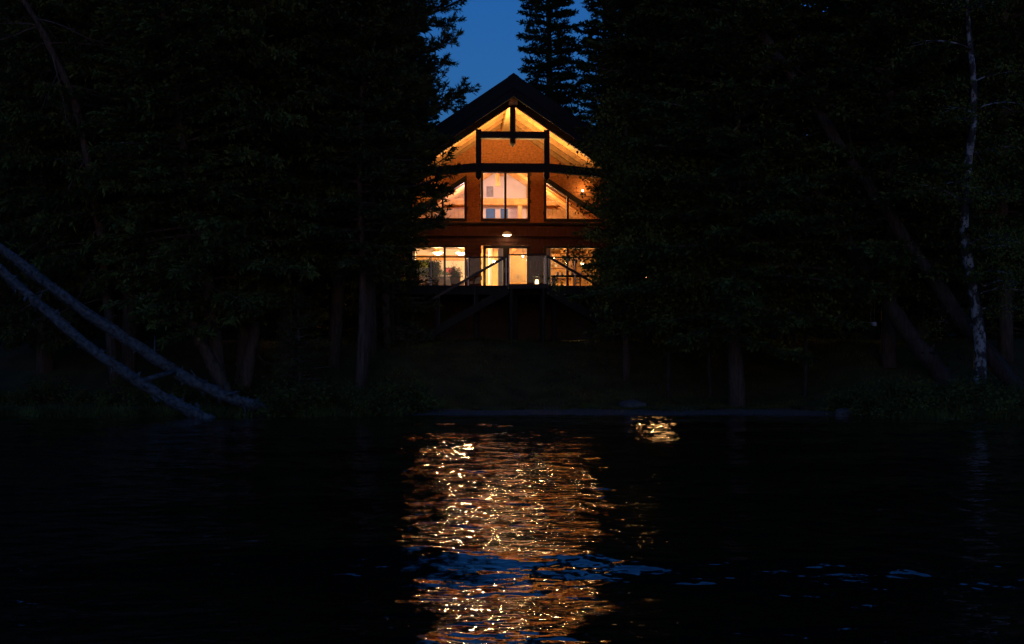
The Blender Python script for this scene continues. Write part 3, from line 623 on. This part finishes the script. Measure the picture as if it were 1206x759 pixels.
# ------------------------------------------------------------------ foliage generators
def unit(a): return a / (np.linalg.norm(a, axis=-1, keepdims=True) + 1e-9)
def diamonds(C, D, Nn, Ln, Wd, bend=0.12):
    """one bent diamond per row: centre base C, direction D, side hint Nn"""
    D = unit(D); S = unit(np.cross(D, Nn)); U = np.cross(S, D)
    Ln = np.asarray(Ln)[:, None]; Wd = np.asarray(Wd)[:, None]
    a = C; b = C + D * Ln * .45 + S * Wd * .5 + U * Ln * bend; c = C + D * Ln; d = C + D * Ln * .45 - S * Wd * .5 + U * Ln * bend * .3
    return np.stack([a, b, c, d], 1).reshape(-1, 3)
def conifer(H, Rb, seed, first=.12, dens=1.0, droop=.35, upturn=.25, nl=.20, nw=.075, irregular=.25, trunk_r=None, taper=.85, sides=7, lean=(0, 0), gap=.34, needles=9):
    rs = np.random.default_rng(seed); tb = MB(); quads = []
    tr = trunk_r or H * .014
    zs = np.linspace(0, H, 14); path = np.stack([lean[0] * (zs / H) ** 1.0 * H + .05 * np.sin(zs * .7 + seed), lean[1] * (zs / H) * H + .05 * np.cos(zs * .9), zs], 1)
    tb.tube(path, tr * (1 - zs / H) ** .8 + .012, 9, .12, rs)
    def trunk_at(z): return np.array([np.interp(z, zs, path[:, i]) for i in range(3)])
    z = H * first
    while z < H * .99:
        f = (z - H * first) / (H * (1 - first)); L0 = Rb * (1 - f) ** taper * min(1.0, .55 + f * 4) + .12
        nb = max(3, int(round(sides * (1 if f < .8 else .7))))
        off = rs.uniform(0, 6.28)
        for k in range(nb):
            if rs.random() < irregular * .35: continue
            az = off + 2 * math.pi * k / nb + rs.normal(0, .25); L = L0 * rs.uniform(1 - irregular, 1 + irregular * .6)
            dirh = np.array([math.cos(az), math.sin(az), 0]); side = np.array([-math.sin(az), math.cos(az), 0])
            p0 = trunk_at(z + rs.normal(0, .08))
            t = np.linspace(0, 1, 6); dz = .12 * t - droop * t ** 1.4 + upturn * np.clip(t - .55, 0, 1) ** 1.3
            dz = dz * (1 - .8 * f) + .45 * f * t
            bp = p0 + np.outer(t * L, dirh) + np.outer(dz * L, [0, 0, 1.0])
            if L > .5: tb.tube(bp, np.linspace(.018 + .012 * L, .006, 6), 5)
            nt = max(4, int(L / .085 * dens)); tt = rs.uniform(.12, 1, nt) ** .8
            B = np.stack([np.interp(tt, t, bp[:, i]) for i in range(3)], 1)
            sg = rs.choice([-1, 1], nt); tl = (.16 + .36 * L * (1 - tt) * rs.uniform(.6, 1.2, nt)); tl = np.minimum(tl, .85)
            ang = rs.uniform(.5, 1.1, nt)
            td = unit(np.cos(ang)[:, None] * dirh + (sg * np.sin(ang))[:, None] * side + np.stack([np.zeros(nt), np.zeros(nt), rs.uniform(-.55, .05, nt) * (1 - f) + .3 * f], 1))
            nn = needles; s_ = np.linspace(.0, .95, nn)
            C = B[:, None, :] + td[:, None, :] * (tl[:, None] * s_)[:, :, None]
            dd = unit(td[:, None, :] + rs.normal(0, .42, (nt, nn, 3)))
            up = unit(np.array([0, 0, 1.0]) + rs.normal(0, .5, (nt, nn, 3)))
            C = C.reshape(-1, 3) + rs.normal(0, .02, (nt * nn, 3))
            ln = nl * .80 * rs.uniform(.6, 1.3, nt * nn); wd = nw * .72 * rs.uniform(.6, 1.3, nt * nn)
            quads.append(diamonds(C, dd.reshape(-1, 3), up.reshape(-1, 3), ln, wd))
        z += gap * rs.uniform(.75, 1.25) * (1 - .45 * f)
    return tb, np.concatenate(quads)
def pine(H, seed, first=.3, Rb=3.0, lean=(0, 0), tufts=1.0, trunk_r=.2, prof=lambda f: 1 - .7 * f):
    """rugged tree with upswept boughs that carry tufts of needles"""
    rs = np.random.default_rng(seed); tb = MB(); quads = []
    zs = np.linspace(0, H, 14); path = np.stack([lean[0] * zs + .12 * np.sin(zs * .5 + seed), lean[1] * zs + .1 * np.cos(zs * .6), zs], 1)
    tb.tube(path, trunk_r * (1 - zs / H) ** .7 + .02, 9, .12, rs)
    z = H * first
    while z < H * .98:
        f = (z / H - first) / (1 - first)
        for k in range(3):
            az = rs.uniform(0, 6.28); L = Rb * prof(f) * rs.uniform(.55, 1.15)
            dirh = np.array([math.cos(az), math.sin(az), 0]); side = np.array([-math.sin(az), math.cos(az), 0])
            p0 = np.array([np.interp(z, zs, path[:, i]) for i in range(3)])
            t = np.linspace(0, 1, 7); bp = p0 + np.outer(t * L, dirh) + np.outer((.1 * t - .25 * t ** 2 + .35 * t ** 3) * L + .05 * rs.normal(0, 1, 7) * t, [0, 0, 1]) + np.outer(.08 * L * np.sin(t * 5 + rs.uniform(0, 6)), side)
            tb.tube(bp, np.linspace(.03 + .014 * L, .008, 7), 5)
            for q in range(int(9 * L / 2 * tufts) + 4):
                s = rs.uniform(.3, 1.0) ** .7; b = np.array([np.interp(s, t, bp[:, i]) for i in range(3)])
                d = unit(dirh * rs.uniform(.3, 1) + side * rs.normal(0, .8) + np.array([0, 0, rs.uniform(-.1, .9)])); tl = rs.uniform(.25, .75) * (1.2 - .5 * s)
                e = b + d * tl; tb.tube([b, (b + e) / 2 + [0, 0, -.03], e], [.009, .007, .004], 4)
                m = 26; cc = b + np.outer(rs.uniform(.35, 1.0, m), d * tl); dd = unit(d + rs.normal(0, .65, (m, 3)) + [0, 0, .15])
                quads.append(diamonds(cc, dd, unit(rs.normal(0, 1, (m, 3))), rs.uniform(.10, .22, m), rs.uniform(.022, .05, m), .05))
        z += rs.uniform(.25, .5)
    return tb, np.concatenate(quads)
def broadleaf(H, seed, spread=2.0, first=.35, nbr=26, trunk_r=.12, lean=(0, 0), leaf=.11, per=220, mat_r=None, bow=0.0):
    rs = np.random.default_rng(seed); tb = MB(); quads = []
    zs = np.linspace(0, H, 16); path = np.stack([lean[0] * zs + bow * np.sin(zs / H * 3.1) + (.20 if bow else .04) * np.sin(zs * .9), lean[1] * zs, zs], 1)
    tb.tube(path, trunk_r * (1 - zs / H * .85), 10, .06, rs)
    for k in range(nbr):
        z = H * rs.uniform(first, .98); az = rs.uniform(0, 6.28); f = z / H
        L = spread * (1.15 - .6 * f) * rs.uniform(.5, 1.1); p0 = np.array([np.interp(z, zs, path[:, i]) for i in range(3)])
        dirh = np.array([math.cos(az), math.sin(az), 0]); side = np.array([-dirh[1], dirh[0], 0]); t = np.linspace(0, 1, 6)
        bp = p0 + np.outer(t * L, dirh) + np.outer((.55 * t - .45 * t ** 2) * L, [0, 0, 1]) + np.outer(.06 * L * np.sin(4 * t + k), side)
        tb.tube(bp, np.linspace(.012 + .012 * L, .004, 6), 5)
        m = int(per * L); s = rs.uniform(.2, 1.05, m) ** .7; s = np.minimum(s, 1)
        # sub twigs: clump centres around the bough
        nc = 7; cs = rs.uniform(.3, 1.0, nc); cl = np.stack([np.interp(cs, t, bp[:, i]) for i in range(3)], 1) + rs.normal(0, .28 * L ** .5, (nc, 3)) * [1, 1, .6]
        for c_, s_ in zip(cl, cs):
            b = np.array([np.interp(max(0, s_ - .2), t, bp[:, i]) for i in range(3)]); tb.tube([b, (b + c_) / 2 + [0, 0, .03], c_], [.008, .006, .003], 4)
        pick = rs.integers(0, nc, m); C = cl[pick] + rs.normal(0, .17, (m, 3))
        D = unit(rs.normal(0, 1, (m, 3)) + [0, 0, -.5]); quads.append(diamonds(C, D, unit(rs.normal(0, 1, (m, 3)) + [0, 0, .6]), leaf * rs.uniform(.6, 1.3, m), leaf * .7 * rs.uniform(.6, 1.3, m), .1))
    return tb, np.concatenate(quads)
def tree_kind(name, gen, leafmat, bark='bark'):
    tb, q = gen
    return tb.mesh(name + '_trunk', M[bark], True), quad_mesh(name + '_crown', q, M[leafmat])
K = {}
K['spruce'] = tree_kind('spruce', conifer(19, 2.9, 21, .05, 1.2, .46, .34, .23, .10, gap=.36), 'spruce')
K['spruce2'] = tree_kind('spruce2', conifer(17, 2.6, 22, .04, 1.2, .40, .32, .22, .10, irregular=.4), 'spruce')
K['fir'] = tree_kind('fir', conifer(16, 3.0, 23, .17, 1.0, .30, .2, .24, .11, irregular=.35, taper=.55, gap=.36), 'cedar')
K['cedar'] = tree_kind('cedar', conifer(15, 4.2, 24, .17, 1.5, .34, .12, .22, .11, irregular=.4, taper=.42, gap=.42, sides=8, trunk_r=.24), 'cedar')
K['pine'] = tree_kind('pine', pine(17, 25, .25, 3.3), 'pine')
K['tallpine'] = tree_kind('tallpine', pine(18, 31, .22, 3.4, tufts=1.5, trunk_r=.13, prof=lambda f: .55 + .9 * f if f < .5 else 1.5 - 1.0 * f), 'pine')
K['pine2'] = tree_kind('pine2', pine(15, 26, .3, 2.8, tufts=1.2), 'pine')
K['thin'] = tree_kind('thin', conifer(15, 2.2, 27, .28, 1.2, .3, .2, .22, .095, irregular=.45, taper=.5, trunk_r=.12), 'spruce')
K['young'] = tree_kind('young', conifer(3.6, 1.25, 28, .03, .9, .28, .22, .13, .045, gap=.2, sides=7), 'spruce')
K['broad'] = tree_kind('broad', broadleaf(9.5, 29, 2.2, .25, 34, .13, leaf=.11), 'broad')
K['leafy'] = tree_kind('leafy', broadleaf(7.5, 33, 2.1, .30, 44, .06, leaf=.12, per=260), 'broad', 'bark_dark')
K['birch'] = tree_kind('birch', broadleaf(15, 30, 2.2, .14, 44, .19, leaf=.085, per=190, bow=-.35), 'broad', 'birch')
def tree(kind, name, label, x, y, rz=0.0, s=1.0, group=None, tilt=(0, 0), sink=.08, sz=None):
    t = thing(name, label, 'tree', (x, y, float(ground_z(x, y)) - sink), rz, group)
    t.rotation_euler = (tilt[0], tilt[1], rz); t.scale = (s, s, sz or s)
    new_obj('trunk', K[kind][0], None, t); new_obj('crown', K[kind][1], None, t); return t

# --- left bank
tree('tallpine', 'pine_tree', 'pine whose tufted boughs stick out into the sky left of the roof', -4.5, 44.2, 1.0, 1.03)
tree('thin', 'conifer_tree', 'slim conifer with a bare lower trunk right of the shore shrubs, left of the house', -4.5, 42.4, 2.0, 1.0)
tree('tallpine', 'pine_tree', 'tufted pine whose boughs cross the left upper windows of the house', -4.15, 46.8, 3.4, 1.0)
tree('thin', 'conifer_tree', 'slim conifer close behind the left end of the deck railing', -4.55, 46.2, 4.4, 1.05)
tree('pine', 'pine_tree', 'rugged pine in the dark left wood behind the slim bare trunk', -5.6, 45.0, 0.6, .98)
tree('cedar', 'cedar_tree', 'broad dark cedar rising behind the two fallen logs', -8.0, 42.8, 2.2, .92, sz=1.4)
tree('fir', 'conifer_tree', 'dark conifer with trunk leaning left just behind the log ends', -8.5, 42.2, 1.1, .95, tilt=(0, R(-14)))
tree('fir', 'conifer_tree', 'dark conifer between the leaning trunk and the slim bare one', -7.1, 44.2, 3.9, 1.0, sz=1.4)
tree('cedar', 'cedar_tree', 'wide cedar hanging over the upper ends of the fallen logs', -11.6, 43.2, .7, .98, sz=1.4)
tree('spruce', 'spruce_tree', 'tall spruce at the left edge of the picture behind the bare branches', -14.6, 44.5, 1.4, .95, sz=1.4)
tree('fir', 'conifer_tree', 'dark fir between the leftmost spruce and the wide cedar', -13.0, 46.5, 5.0, 1.05, sz=1.4)
tree('pine2', 'pine_tree', 'tufted pine deep in the left wood above the leaning trunk', -9.6, 46.0, 2.5, 1.05)
tree('young', 'young_spruce', 'knee-high bushy young spruce among the shrubs on the left bank', -6.2, 41.6, 0, .95)
# --- right bank
tree('cedar', 'cedar_tree', 'broad low-hanging cedar right of the house with its bare trunk on the lawn', 6.7, 42.6, 4.4, 1.0, sink=.5)
tree('fir', 'conifer_tree', 'dark conifer close to the right corner of the house', 5.55, 46.4, .3, 1.1)
tree('thin', 'conifer_tree', 'conifer between the slim one by the roof and the low-hanging cedar', 6.9, 47.0, 4.0, 1.1)
tree('fir', 'conifer_tree', 'dark conifer behind the upper end of the long leaning trunk', 8.2, 48.6, 2.0, 1.1)
tree('thin', 'conifer_tree', 'slim conifer standing just right of the roof', 4.6, 47.6, 2.0, 1.05)
tree('cedar', 'cedar_tree', 'wide cedar whose trunk stands behind the long leaning trunk', 11.5, 43.4, 1.9, 1.0)
tree('pine', 'pine_tree', 'tufted pine in the upper middle of the right wood', 9.0, 46.0, 2.9, 1.0)
tree('fir', 'conifer_tree', 'dark conifer at the right edge of the picture behind the birch', 15.2, 44.0, 3.3, 1.05)
tree('spruce', 'spruce_tree', 'tall spruce between the birch and the wide cedar', 13.2, 46.5, .2, 1.0)
tree('birch', 'birch_tree', 'pale mottled birch at the right side of the picture', 13.4, 40.9, .4, 1.0)
tree('broad', 'leafy_tree', 'leafy tree whose small leaves cross the right windows of the house', 3.6, 44.8, 1.2, .95)
tree('fir', 'conifer_tree', 'dark fir standing before the window of the side wing', 6.5, 49.3, 1.2, 1.0)
tree('young', 'young_spruce', 'young spruce hiding the left end of the deck', -3.95, 47.4, .5, 1.25, sz=1.6)
tree('young', 'young_spruce', 'slim young spruce hiding the right corner of the porch', 3.8, 48.2, 2.5, 1.0, sz=1.75)
tree('leafy', 'leafy_tree', 'low leafy tree hanging over the lawn left of the cedar trunk', 4.75, 43.3, .8, 1.0)
tree('leafy', 'leafy_tree', 'low leafy tree just before the cedar trunk on the right lawn', 6.1, 43.7, 3.1, 1.05)
tree('leafy', 'leafy_tree', 'low leafy tree between the cedar trunk and the leaning trunks', 8.9, 43.2, 5.0, 1.05)
# --- behind the house
tree('spruce', 'spruce_tree', 'tall spruce rising against the sky right behind the roof ridge', 1.75, 68.5, 2.0, .95, sz=1.22)
tree('spruce2', 'spruce_tree', 'spruce against the sky further right of the roof ridge', 4.4, 67.0, 1.1, 1.15)
tree('spruce2', 'spruce_tree', 'small spruce tip peeking over the left roof slope', -2.75, 75.0, 0.5, .74)
tree('spruce', 'spruce_tree', 'spruce tip beside the left tree edge above the eave', -4.2, 70.0, 0.9, .70)
lbl = 'dark conifer in the closed wood behind the lawn'; grp = 'conifers in the wood behind the lawn'
kinds = ['spruce', 'fir', 'spruce2', 'cedar', 'thin', 'pine2']
rb = random.Random(8)
for i in range(15):
    tree(kinds[i % 6], 'wood_conifer', lbl, -5.4 - i * 1.55 + rb.uniform(-.5, .5), rb.uniform(49, 64), rb.uniform(0, 6.2), rb.uniform(.95, 1.2), grp)
for i in range(13):
    tree(kinds[(i * 5 + 1) % 6], 'wood_conifer', lbl, 10.9 + i * 1.4 + rb.uniform(-.5, .5), rb.uniform(49, 66), rb.uniform(0, 6.2), rb.uniform(.95, 1.2), grp)
for i in range(4):
    tree(kinds[i], 'wood_conifer', lbl, 6.2 + i * 1.9, rb.uniform(67, 72), rb.uniform(0, 6.2), rb.uniform(1.0, 1.2), grp)
lbl2 = 'far conifer on the wooded slope behind the house'; grp2 = 'conifers on the slope'
for i in range(40):
    s_ = -1 if i % 2 else 1; k = i // 2
    x_ = s_ * (6.5 + k * 1.75 + rb.uniform(-.6, .6)) + (1.5 if s_ > 0 else 0)
    tree(('spruce', 'spruce2', 'fir')[i % 3], 'slope_conifer', lbl2, x_, rb.uniform(72, 92), rb.uniform(0, 6.2), rb.uniform(1.0, 1.3), grp2)
for i in range(26):
    s_ = -1 if i % 2 else 1; k = i // 2
    x_ = -6.0 - k * 1.2 if s_ < 0 else 11.0 + k * 1.1
    tree('young', 'young_spruce', 'bushy young spruce filling the wood edge behind the lawn', x_ + rb.uniform(-.4, .4), rb.uniform(50, 57), rb.uniform(0, 6.2), rb.uniform(1.1, 1.6), 'young spruces at the wood edge')

# --- leaning and fallen trunks
def trunk_mesh(pts, rad, seed, stubs=0, lumps=0, n=12):
    rs = np.random.default_rng(seed); m = MB(); pts = np.array(pts, float)
    t = np.linspace(0, 1, len(pts)); tt = np.linspace(0, 1, 40); path = np.stack([np.interp(tt, t, pts[:, i]) for i in range(3)], 1)
    for _ in range(3): path[1:-1] = (path[:-2] + 2 * path[1:-1] + path[2:]) / 4
    path += rs.normal(0, .008, path.shape)
    r = np.interp(tt, np.linspace(0, 1, len(rad)), rad); r = r * (1 + .07 * np.sin(tt * 31 + seed) + .05 * np.sin(tt * 67 + 2 * seed)); m.tube(path, r, n, .20, rs)
    return m, path, r, rs
def stub(m, p, d, L, r, rs):
    d = d / np.linalg.norm(d); m.tube([p, p + d * L * .5 + rs.normal(0, .02, 3), p + d * L + rs.normal(0, .04, 3)], [r, r * .8, r * .35], 6, .15, rs)
def log_thing(name, label, pts, rad, seed, nst, nl, mat='deadwood', bare=0):
    o0 = np.array(pts[0]); t = thing(name, label, 'log' if 'log' in name else 'tree', tuple(o0))
    m, path, r, rs = trunk_mesh(np.array(pts) - o0, rad, seed); m.build('trunk', M[mat], t, True)
    for k in range(nst):
        i = rs.integers(4, 38); q = MB(); d = rs.normal(0, 1, 3); d[2] -= .3; stub(q, path[i], d, rs.uniform(.06, .55) ** 1.3 + r[i], r[i] * rs.uniform(.14, .34), rs); q.build('branch_stub', M[mat], t, True)
    if nl:
        q = MB()
        for k in range(nl):
            i = rs.integers(3, 38); d = rs.normal(0, 1, 3); d /= np.linalg.norm(d); c = path[i] + d * r[i] * .95; s_ = rs.uniform(.02, .075)
            v = [c + rs.normal(0, s_, 3) for _ in range(6)]; q.add(v, [(0, 1, 2), (0, 2, 3), (0, 3, 4), (0, 4, 1), (5, 2, 1), (5, 3, 2), (5, 4, 3), (5, 1, 4)])
        stuff(q.build('bark_flakes', M[mat], t))
    for k in range(bare):
        i = rs.integers(6, 39); p = path[i]; d = rs.normal(0, 1, 3) * [1, .8, .5]; d /= np.linalg.norm(d); L = rs.uniform(1, 2.6); q = MB()
        tt = np.linspace(0, 1, 7); b = p + np.outer(tt * L, d) + np.outer(-.2 * tt ** 2 * L, [0, 0, 1]) + rs.normal(0, .03, (7, 3)) * tt[:, None]
        q.tube(b, np.linspace(.03, .006, 7), 5)
        for _ in range(6):
            j = rs.integers(2, 7); e = unit(d + rs.normal(0, .6, 3)); q.tube([b[j], b[j] + e * .3, b[j] + e * .6 + [0, 0, -.05]], [.010, .007, .003], 4)
        q.build('bare_branch', M[mat], t, True)
    return t
log_thing('fallen_log', 'long pale dead log sloping to the shore, the lower one nearer the water', [(-8.25, 39.3, -.12), (-9.6, 39.2, .55), (-11.6, 38.9, 1.95), (-13.6, 38.7, 3.75), (-16.8, 38.4, 6.8)], [.17, .15, .135, .125, .09], 41, 24, 220)
log_thing('fallen_log', 'long pale dead log with a bent foot, the upper one behind', [(-6.75, 40.4, .12), (-8.1, 40.35, .55), (-9.2, 40.3, 1.05), (-12.2, 40.1, 3.05), (-14.4, 40.0, 4.75), (-17.5, 39.8, 7.4)], [.12, .16, .165, .145, .13, .10], 42, 20, 200)
br = MB(); br.tube([(-10.35, 39.25, .98), (-9.95, 39.7, 1.13), (-9.5, 40.15, 1.28)], [.07, .075, .06], 8, .1, np.random.default_rng(2))
bo = br.build('short_log', M['deadwood'], None, True); tag(bo, 'short pale branch wedged between the two fallen logs', 'log')
log_thing('leaning_dead_tree', 'bare dead tree with thin pale branches at the upper left edge', [(-11.9, 42.6, .9), (-12.2, 42.4, 5.0), (-12.7, 41.6, 9.0), (-13.5, 40.6, 11.2), (-14.6, 39.9, 13.0)], [.15, .13, .10, .08, .05], 43, 2, 0, 'bark', bare=30)
log_thing('leaning_tree', 'long leaning trunk crossing the right wood from shore up to the top of the picture', [(14.9, 41.4, .5), (13.0, 41.7, 3.0), (10.6, 42.1, 6.7), (8.0, 42.2, 10.4), (5.7, 42.2, 13.6)], [.24, .20, .18, .16, .12], 44, 12, 30, 'bark_dark', 14)
log_thing('leaning_tree', 'shorter dark leaning trunk below the long leaning one', [(13.1, 42.4, .8), (11.9, 42.3, 2.2), (10.4, 42.2, 4.4), (8.8, 42.0, 6.8)], [.27, .24, .20, .16], 45, 9, 20, 'bark_dark', 6)
log_thing('leaning_tree', 'dark trunk leaning left above the foot of the upper fallen log', [(-8.3, 41.6, .55), (-8.9, 41.5, 1.75), (-9.75, 41.4, 3.3), (-10.7, 41.3, 5.2)], [.2, .17, .15, .12], 46, 2, 8, 'bark')
log_thing('upright_tree', 'straight dark trunk behind the bent foot of the upper log', [(-8.15, 43.0, .9), (-8.05, 43.0, 3.2), (-8.0, 43.0, 6.5)], [.22, .18, .15], 47, 1, 6, 'bark')
log_thing('upright_tree', 'dark trunk leaning right beside the straight one', [(-7.95, 42.4, .8), (-7.65, 42.4, 2.7), (-7.2, 42.4, 6.0)], [.2, .17, .14], 48, 1, 6, 'bark')

# --- shrubs on the banks
def shrub_mesh(seed, s=1.0, n=1500):
    rs = np.random.default_rng(seed); tb = MB(); tips = []
    for k in range(16):
        az = rs.uniform(0, 6.28); e = rs.uniform(.35, 1.3); L = rs.uniform(.5, 1.0) * s
        d = np.array([math.cos(az) * math.cos(e), math.sin(az) * math.cos(e), math.sin(e)]); t = np.linspace(0, 1, 5)
        b = np.outer(t * L, d) + np.outer(-.15 * t ** 2 * L, [0, 0, 1]); tb.tube(b, np.linspace(.014, .004, 5), 4); tips.append(b)
    tips = np.array(tips); m = n; i = rs.integers(0, 16, m); j = rs.uniform(1, 4, m); j0 = j.astype(int).clip(0, 3); fr = (j - j0)[:, None]
    C = tips[i, j0] * (1 - fr) + tips[i, j0 + 1] * fr + rs.normal(0, .11 * s, (m, 3)); C[:, 2] = np.abs(C[:, 2]) + .01
    q = diamonds(C, unit(rs.normal(0, 1, (m, 3)) + [0, 0, .3]), unit(rs.normal(0, 1, (m, 3)) + [0, 0, .5]), rs.uniform(.05, .14, m), rs.uniform(.03, .08, m))
    return tb.mesh('shrub_stem', M['bark'], True), quad_mesh('shrub_foliage', q, M['shrub'])
SH = [shrub_mesh(61), shrub_mesh(62, 1.2, 1900), shrub_mesh(63, .9, 1200)]
def shrub(x, y, k, s, label, group):
    t = thing('shore_shrub', label, 'shrub', (x, y, float(ground_z(x, y)) - .03), rb.uniform(0, 6.2), group); t.scale = (s * 1.15, s * 1.15, s)
    new_obj('stem', SH[k][0], None, t); new_obj('foliage', SH[k][1], None, t)
for i in range(16):
    x = -6.35 + i * .235 + rb.uniform(-.15, .15); shrub(x, float(shore_y(x)) + rb.uniform(-.05, 1.2), i % 3, rb.uniform(.75, 1.15), 'dark leafy shrub on the left bank between the log ends and the beach', 'shrubs on the left bank')
for i in range(12):
    x = -17 + i * .8 + rb.uniform(-.2, .2); shrub(x, float(shore_y(x)) + rb.uniform(1.5, 2.6), i % 3, rb.uniform(.6, .95), 'low dark shrub on the bank beneath the fallen logs', 'shrubs beneath the fallen logs')
for i in range(24):
    x = 9.6 + i * .33 + rb.uniform(-.15, .15); shrub(x, float(shore_y(x)) + rb.uniform(-.05, 1.6), i % 3, rb.uniform(.7, 1.1), 'dark leafy shrub on the right bank beside the beach end', 'shrubs on the right bank')
# --- planters on the deck in front of the left window
for i, (u, v, s, lb) in enumerate(((-3.55, -.5, .8, 'potted plant on the deck at the far left of the railing'), (-2.85, -.2, .75, 'potted plant on the deck below the left pendant lamp'), (-2.1, -.5, .7, 'potted plant on the deck at the foot of the left stair handrail'))):
    t = thing('potted_plant', lb, 'plant', hw(u, v, FL1), HYAW)
    MB().lathe([(.13, 0), (.19, .28), (.2, .3), (.17, .3), (.16, .27)], n=14).build('pot', M['clay'], t)
    a = new_obj('stem', SH[i][0], None, t); b = new_obj('foliage', SH[i][1], None, t)
    for o in (a, b): o.location = (0, 0, .27); o.scale = (s * .65, s * .65, s)

# --- stones, swing, beach pebbles, grass
def stone(name, x, y, s, seed, label, sx=1.5):
    import bmesh
    bm = bmesh.new(); bmesh.ops.create_icosphere(bm, subdivisions=3, radius=1); rs = np.random.default_rng(seed); ph = rs.uniform(0, 6, 6)
    for v in bm.verts:
        c = v.co; k = 1 + .16 * math.sin(2.1 * c.x + ph[0]) + .13 * math.sin(2.9 * c.y + ph[1]) + .1 * math.sin(3.7 * c.z + ph[2]) + .05 * math.sin(9 * c.x + 7 * c.y + ph[3]); v.co = (c.x * k * s * sx, c.y * k * s, c.z * k * s * .75)
    me = bpy.data.meshes.new(name); bm.to_mesh(me); bm.free(); me.polygons.foreach_set('use_smooth', np.ones(len(me.polygons), bool))
    o = new_obj(name, me, M['stone']); o.location = (x, y, float(ground_z(x, y)) + s * .25); return tag(o, label, 'stone')
stone('shore_stone', 3.65, 42.3, .26, 1, 'pale rounded stone lying at the lawn edge behind the beach')
stone('shore_stone', 9.35, 39.95, .2, 2, 'pale stone at the right end of the beach beside the shrubs')
stone('shore_stone', 12.6, 38.95, .22, 3, 'flat pale stone in front of the right bank shrubs', 2.0)
stone('shore_stone', -2.75, 42.0, .2, 4, 'pale stone where the left bank shrubs meet the beach', 1.2)
stone('shore_stone', -3.6, 41.3, .22, 5, 'low dark stone at the water line under the left bank shrubs', 1.4)
rs = np.random.default_rng(9)
m = 2600; x = rs.uniform(-4, 10, m); y = shore_y(x) + rs.uniform(-.25, .9, m); z = ground_z(x, y); s_ = rs.uniform(.01, .035, m)
o6 = np.array([(1, 0, 0), (0, 1, 0), (-1, 0, 0), (0, -1, 0), (0, 0, .7), (0, 0, -.4)]); V = np.stack([x, y, z], 1)[:, None] + o6[None] * s_[:, None, None] * rs.uniform(.6, 1.4, (m, 6, 1))
tri = [(0, 1, 4), (1, 2, 4), (2, 3, 4), (3, 0, 4)]
stuff(tag(new_obj('beach_pebbles', quad_mesh('beach_pebbles', V[:, np.array(tri)].reshape(-1, 3), M['stone'], 3)), 'scattered small pebbles along the narrow beach', 'pebbles'))
m = 60000; x = rs.uniform(-9, 15, m); y = shore_y(x) + .95 + rs.uniform(0, 1, m) ** 1.3 * 8; z = ground_z(x, y)
C = np.stack([x, y, z - .005], 1); D = unit(rs.normal(0, .4, (m, 3)) + [0, 0, 1]); hgt = rs.uniform(.04, .11, m)
S = unit(np.cross(D, rs.normal(0, 1, (m, 3)))) * .012
V = np.stack([C - S, C + S, C + D * hgt[:, None]], 1).reshape(-1, 3)
stuff(tag(new_obj('lawn_grass', quad_mesh('lawn_grass', V, M['grass'], 3)), 'dark mown grass rising from the beach to the house', 'grass'))
m = 9000; side_ = rs.random(m) < .5; x = np.where(side_, rs.uniform(-17, -3.2, m), rs.uniform(9.2, 17.5, m)); y = shore_y(x) + rs.normal(.25, .3, m); z = np.maximum(ground_z(x, y), -.1)
C = np.stack([x, y, z - .01], 1); D = unit(rs.normal(0, .35, (m, 3)) + [0, 0, 1]); hgt = rs.uniform(.12, .42, m); S = unit(np.cross(D, rs.normal(0, 1, (m, 3)))) * .014
V = np.stack([C - S, C + S, C + D * hgt[:, None] + np.stack([rs.normal(0, .08, m), rs.normal(0, .08, m), np.zeros(m)], 1)], 1).reshape(-1, 3)
stuff(tag(new_obj('shore_sedge', quad_mesh('shore_sedge', V, M['shrub'], 3)), 'thin sedge blades along the water line of both banks', 'sedge'))
t = thing('tree_swing', 'small pale box-shaped seat hanging on a rope under the right trees', 'swing', (10.55, 41.6, 2.58))
MB().cham(-.09, .09, -.09, .09, 0, .12).build('seat', M['greyfab'], t)
for x_ in (-.06, .06): MB().tube([(x_, 0, .12), (x_ * .3, 0, 1.6), (0, 0, 2.6)], .004, 5).build('rope', M['rope'], t)
for i in range(5):
    x_ = 4.9 + i * .9; shrub(x_, 50.6 + .3 * (i % 2), i % 3, .75, 'low shrub added to hide the lit lawn below the side wing window', 'added shrubs below the side wing')  # shrubs added to cover the strip of lawn lit by the wing lamp
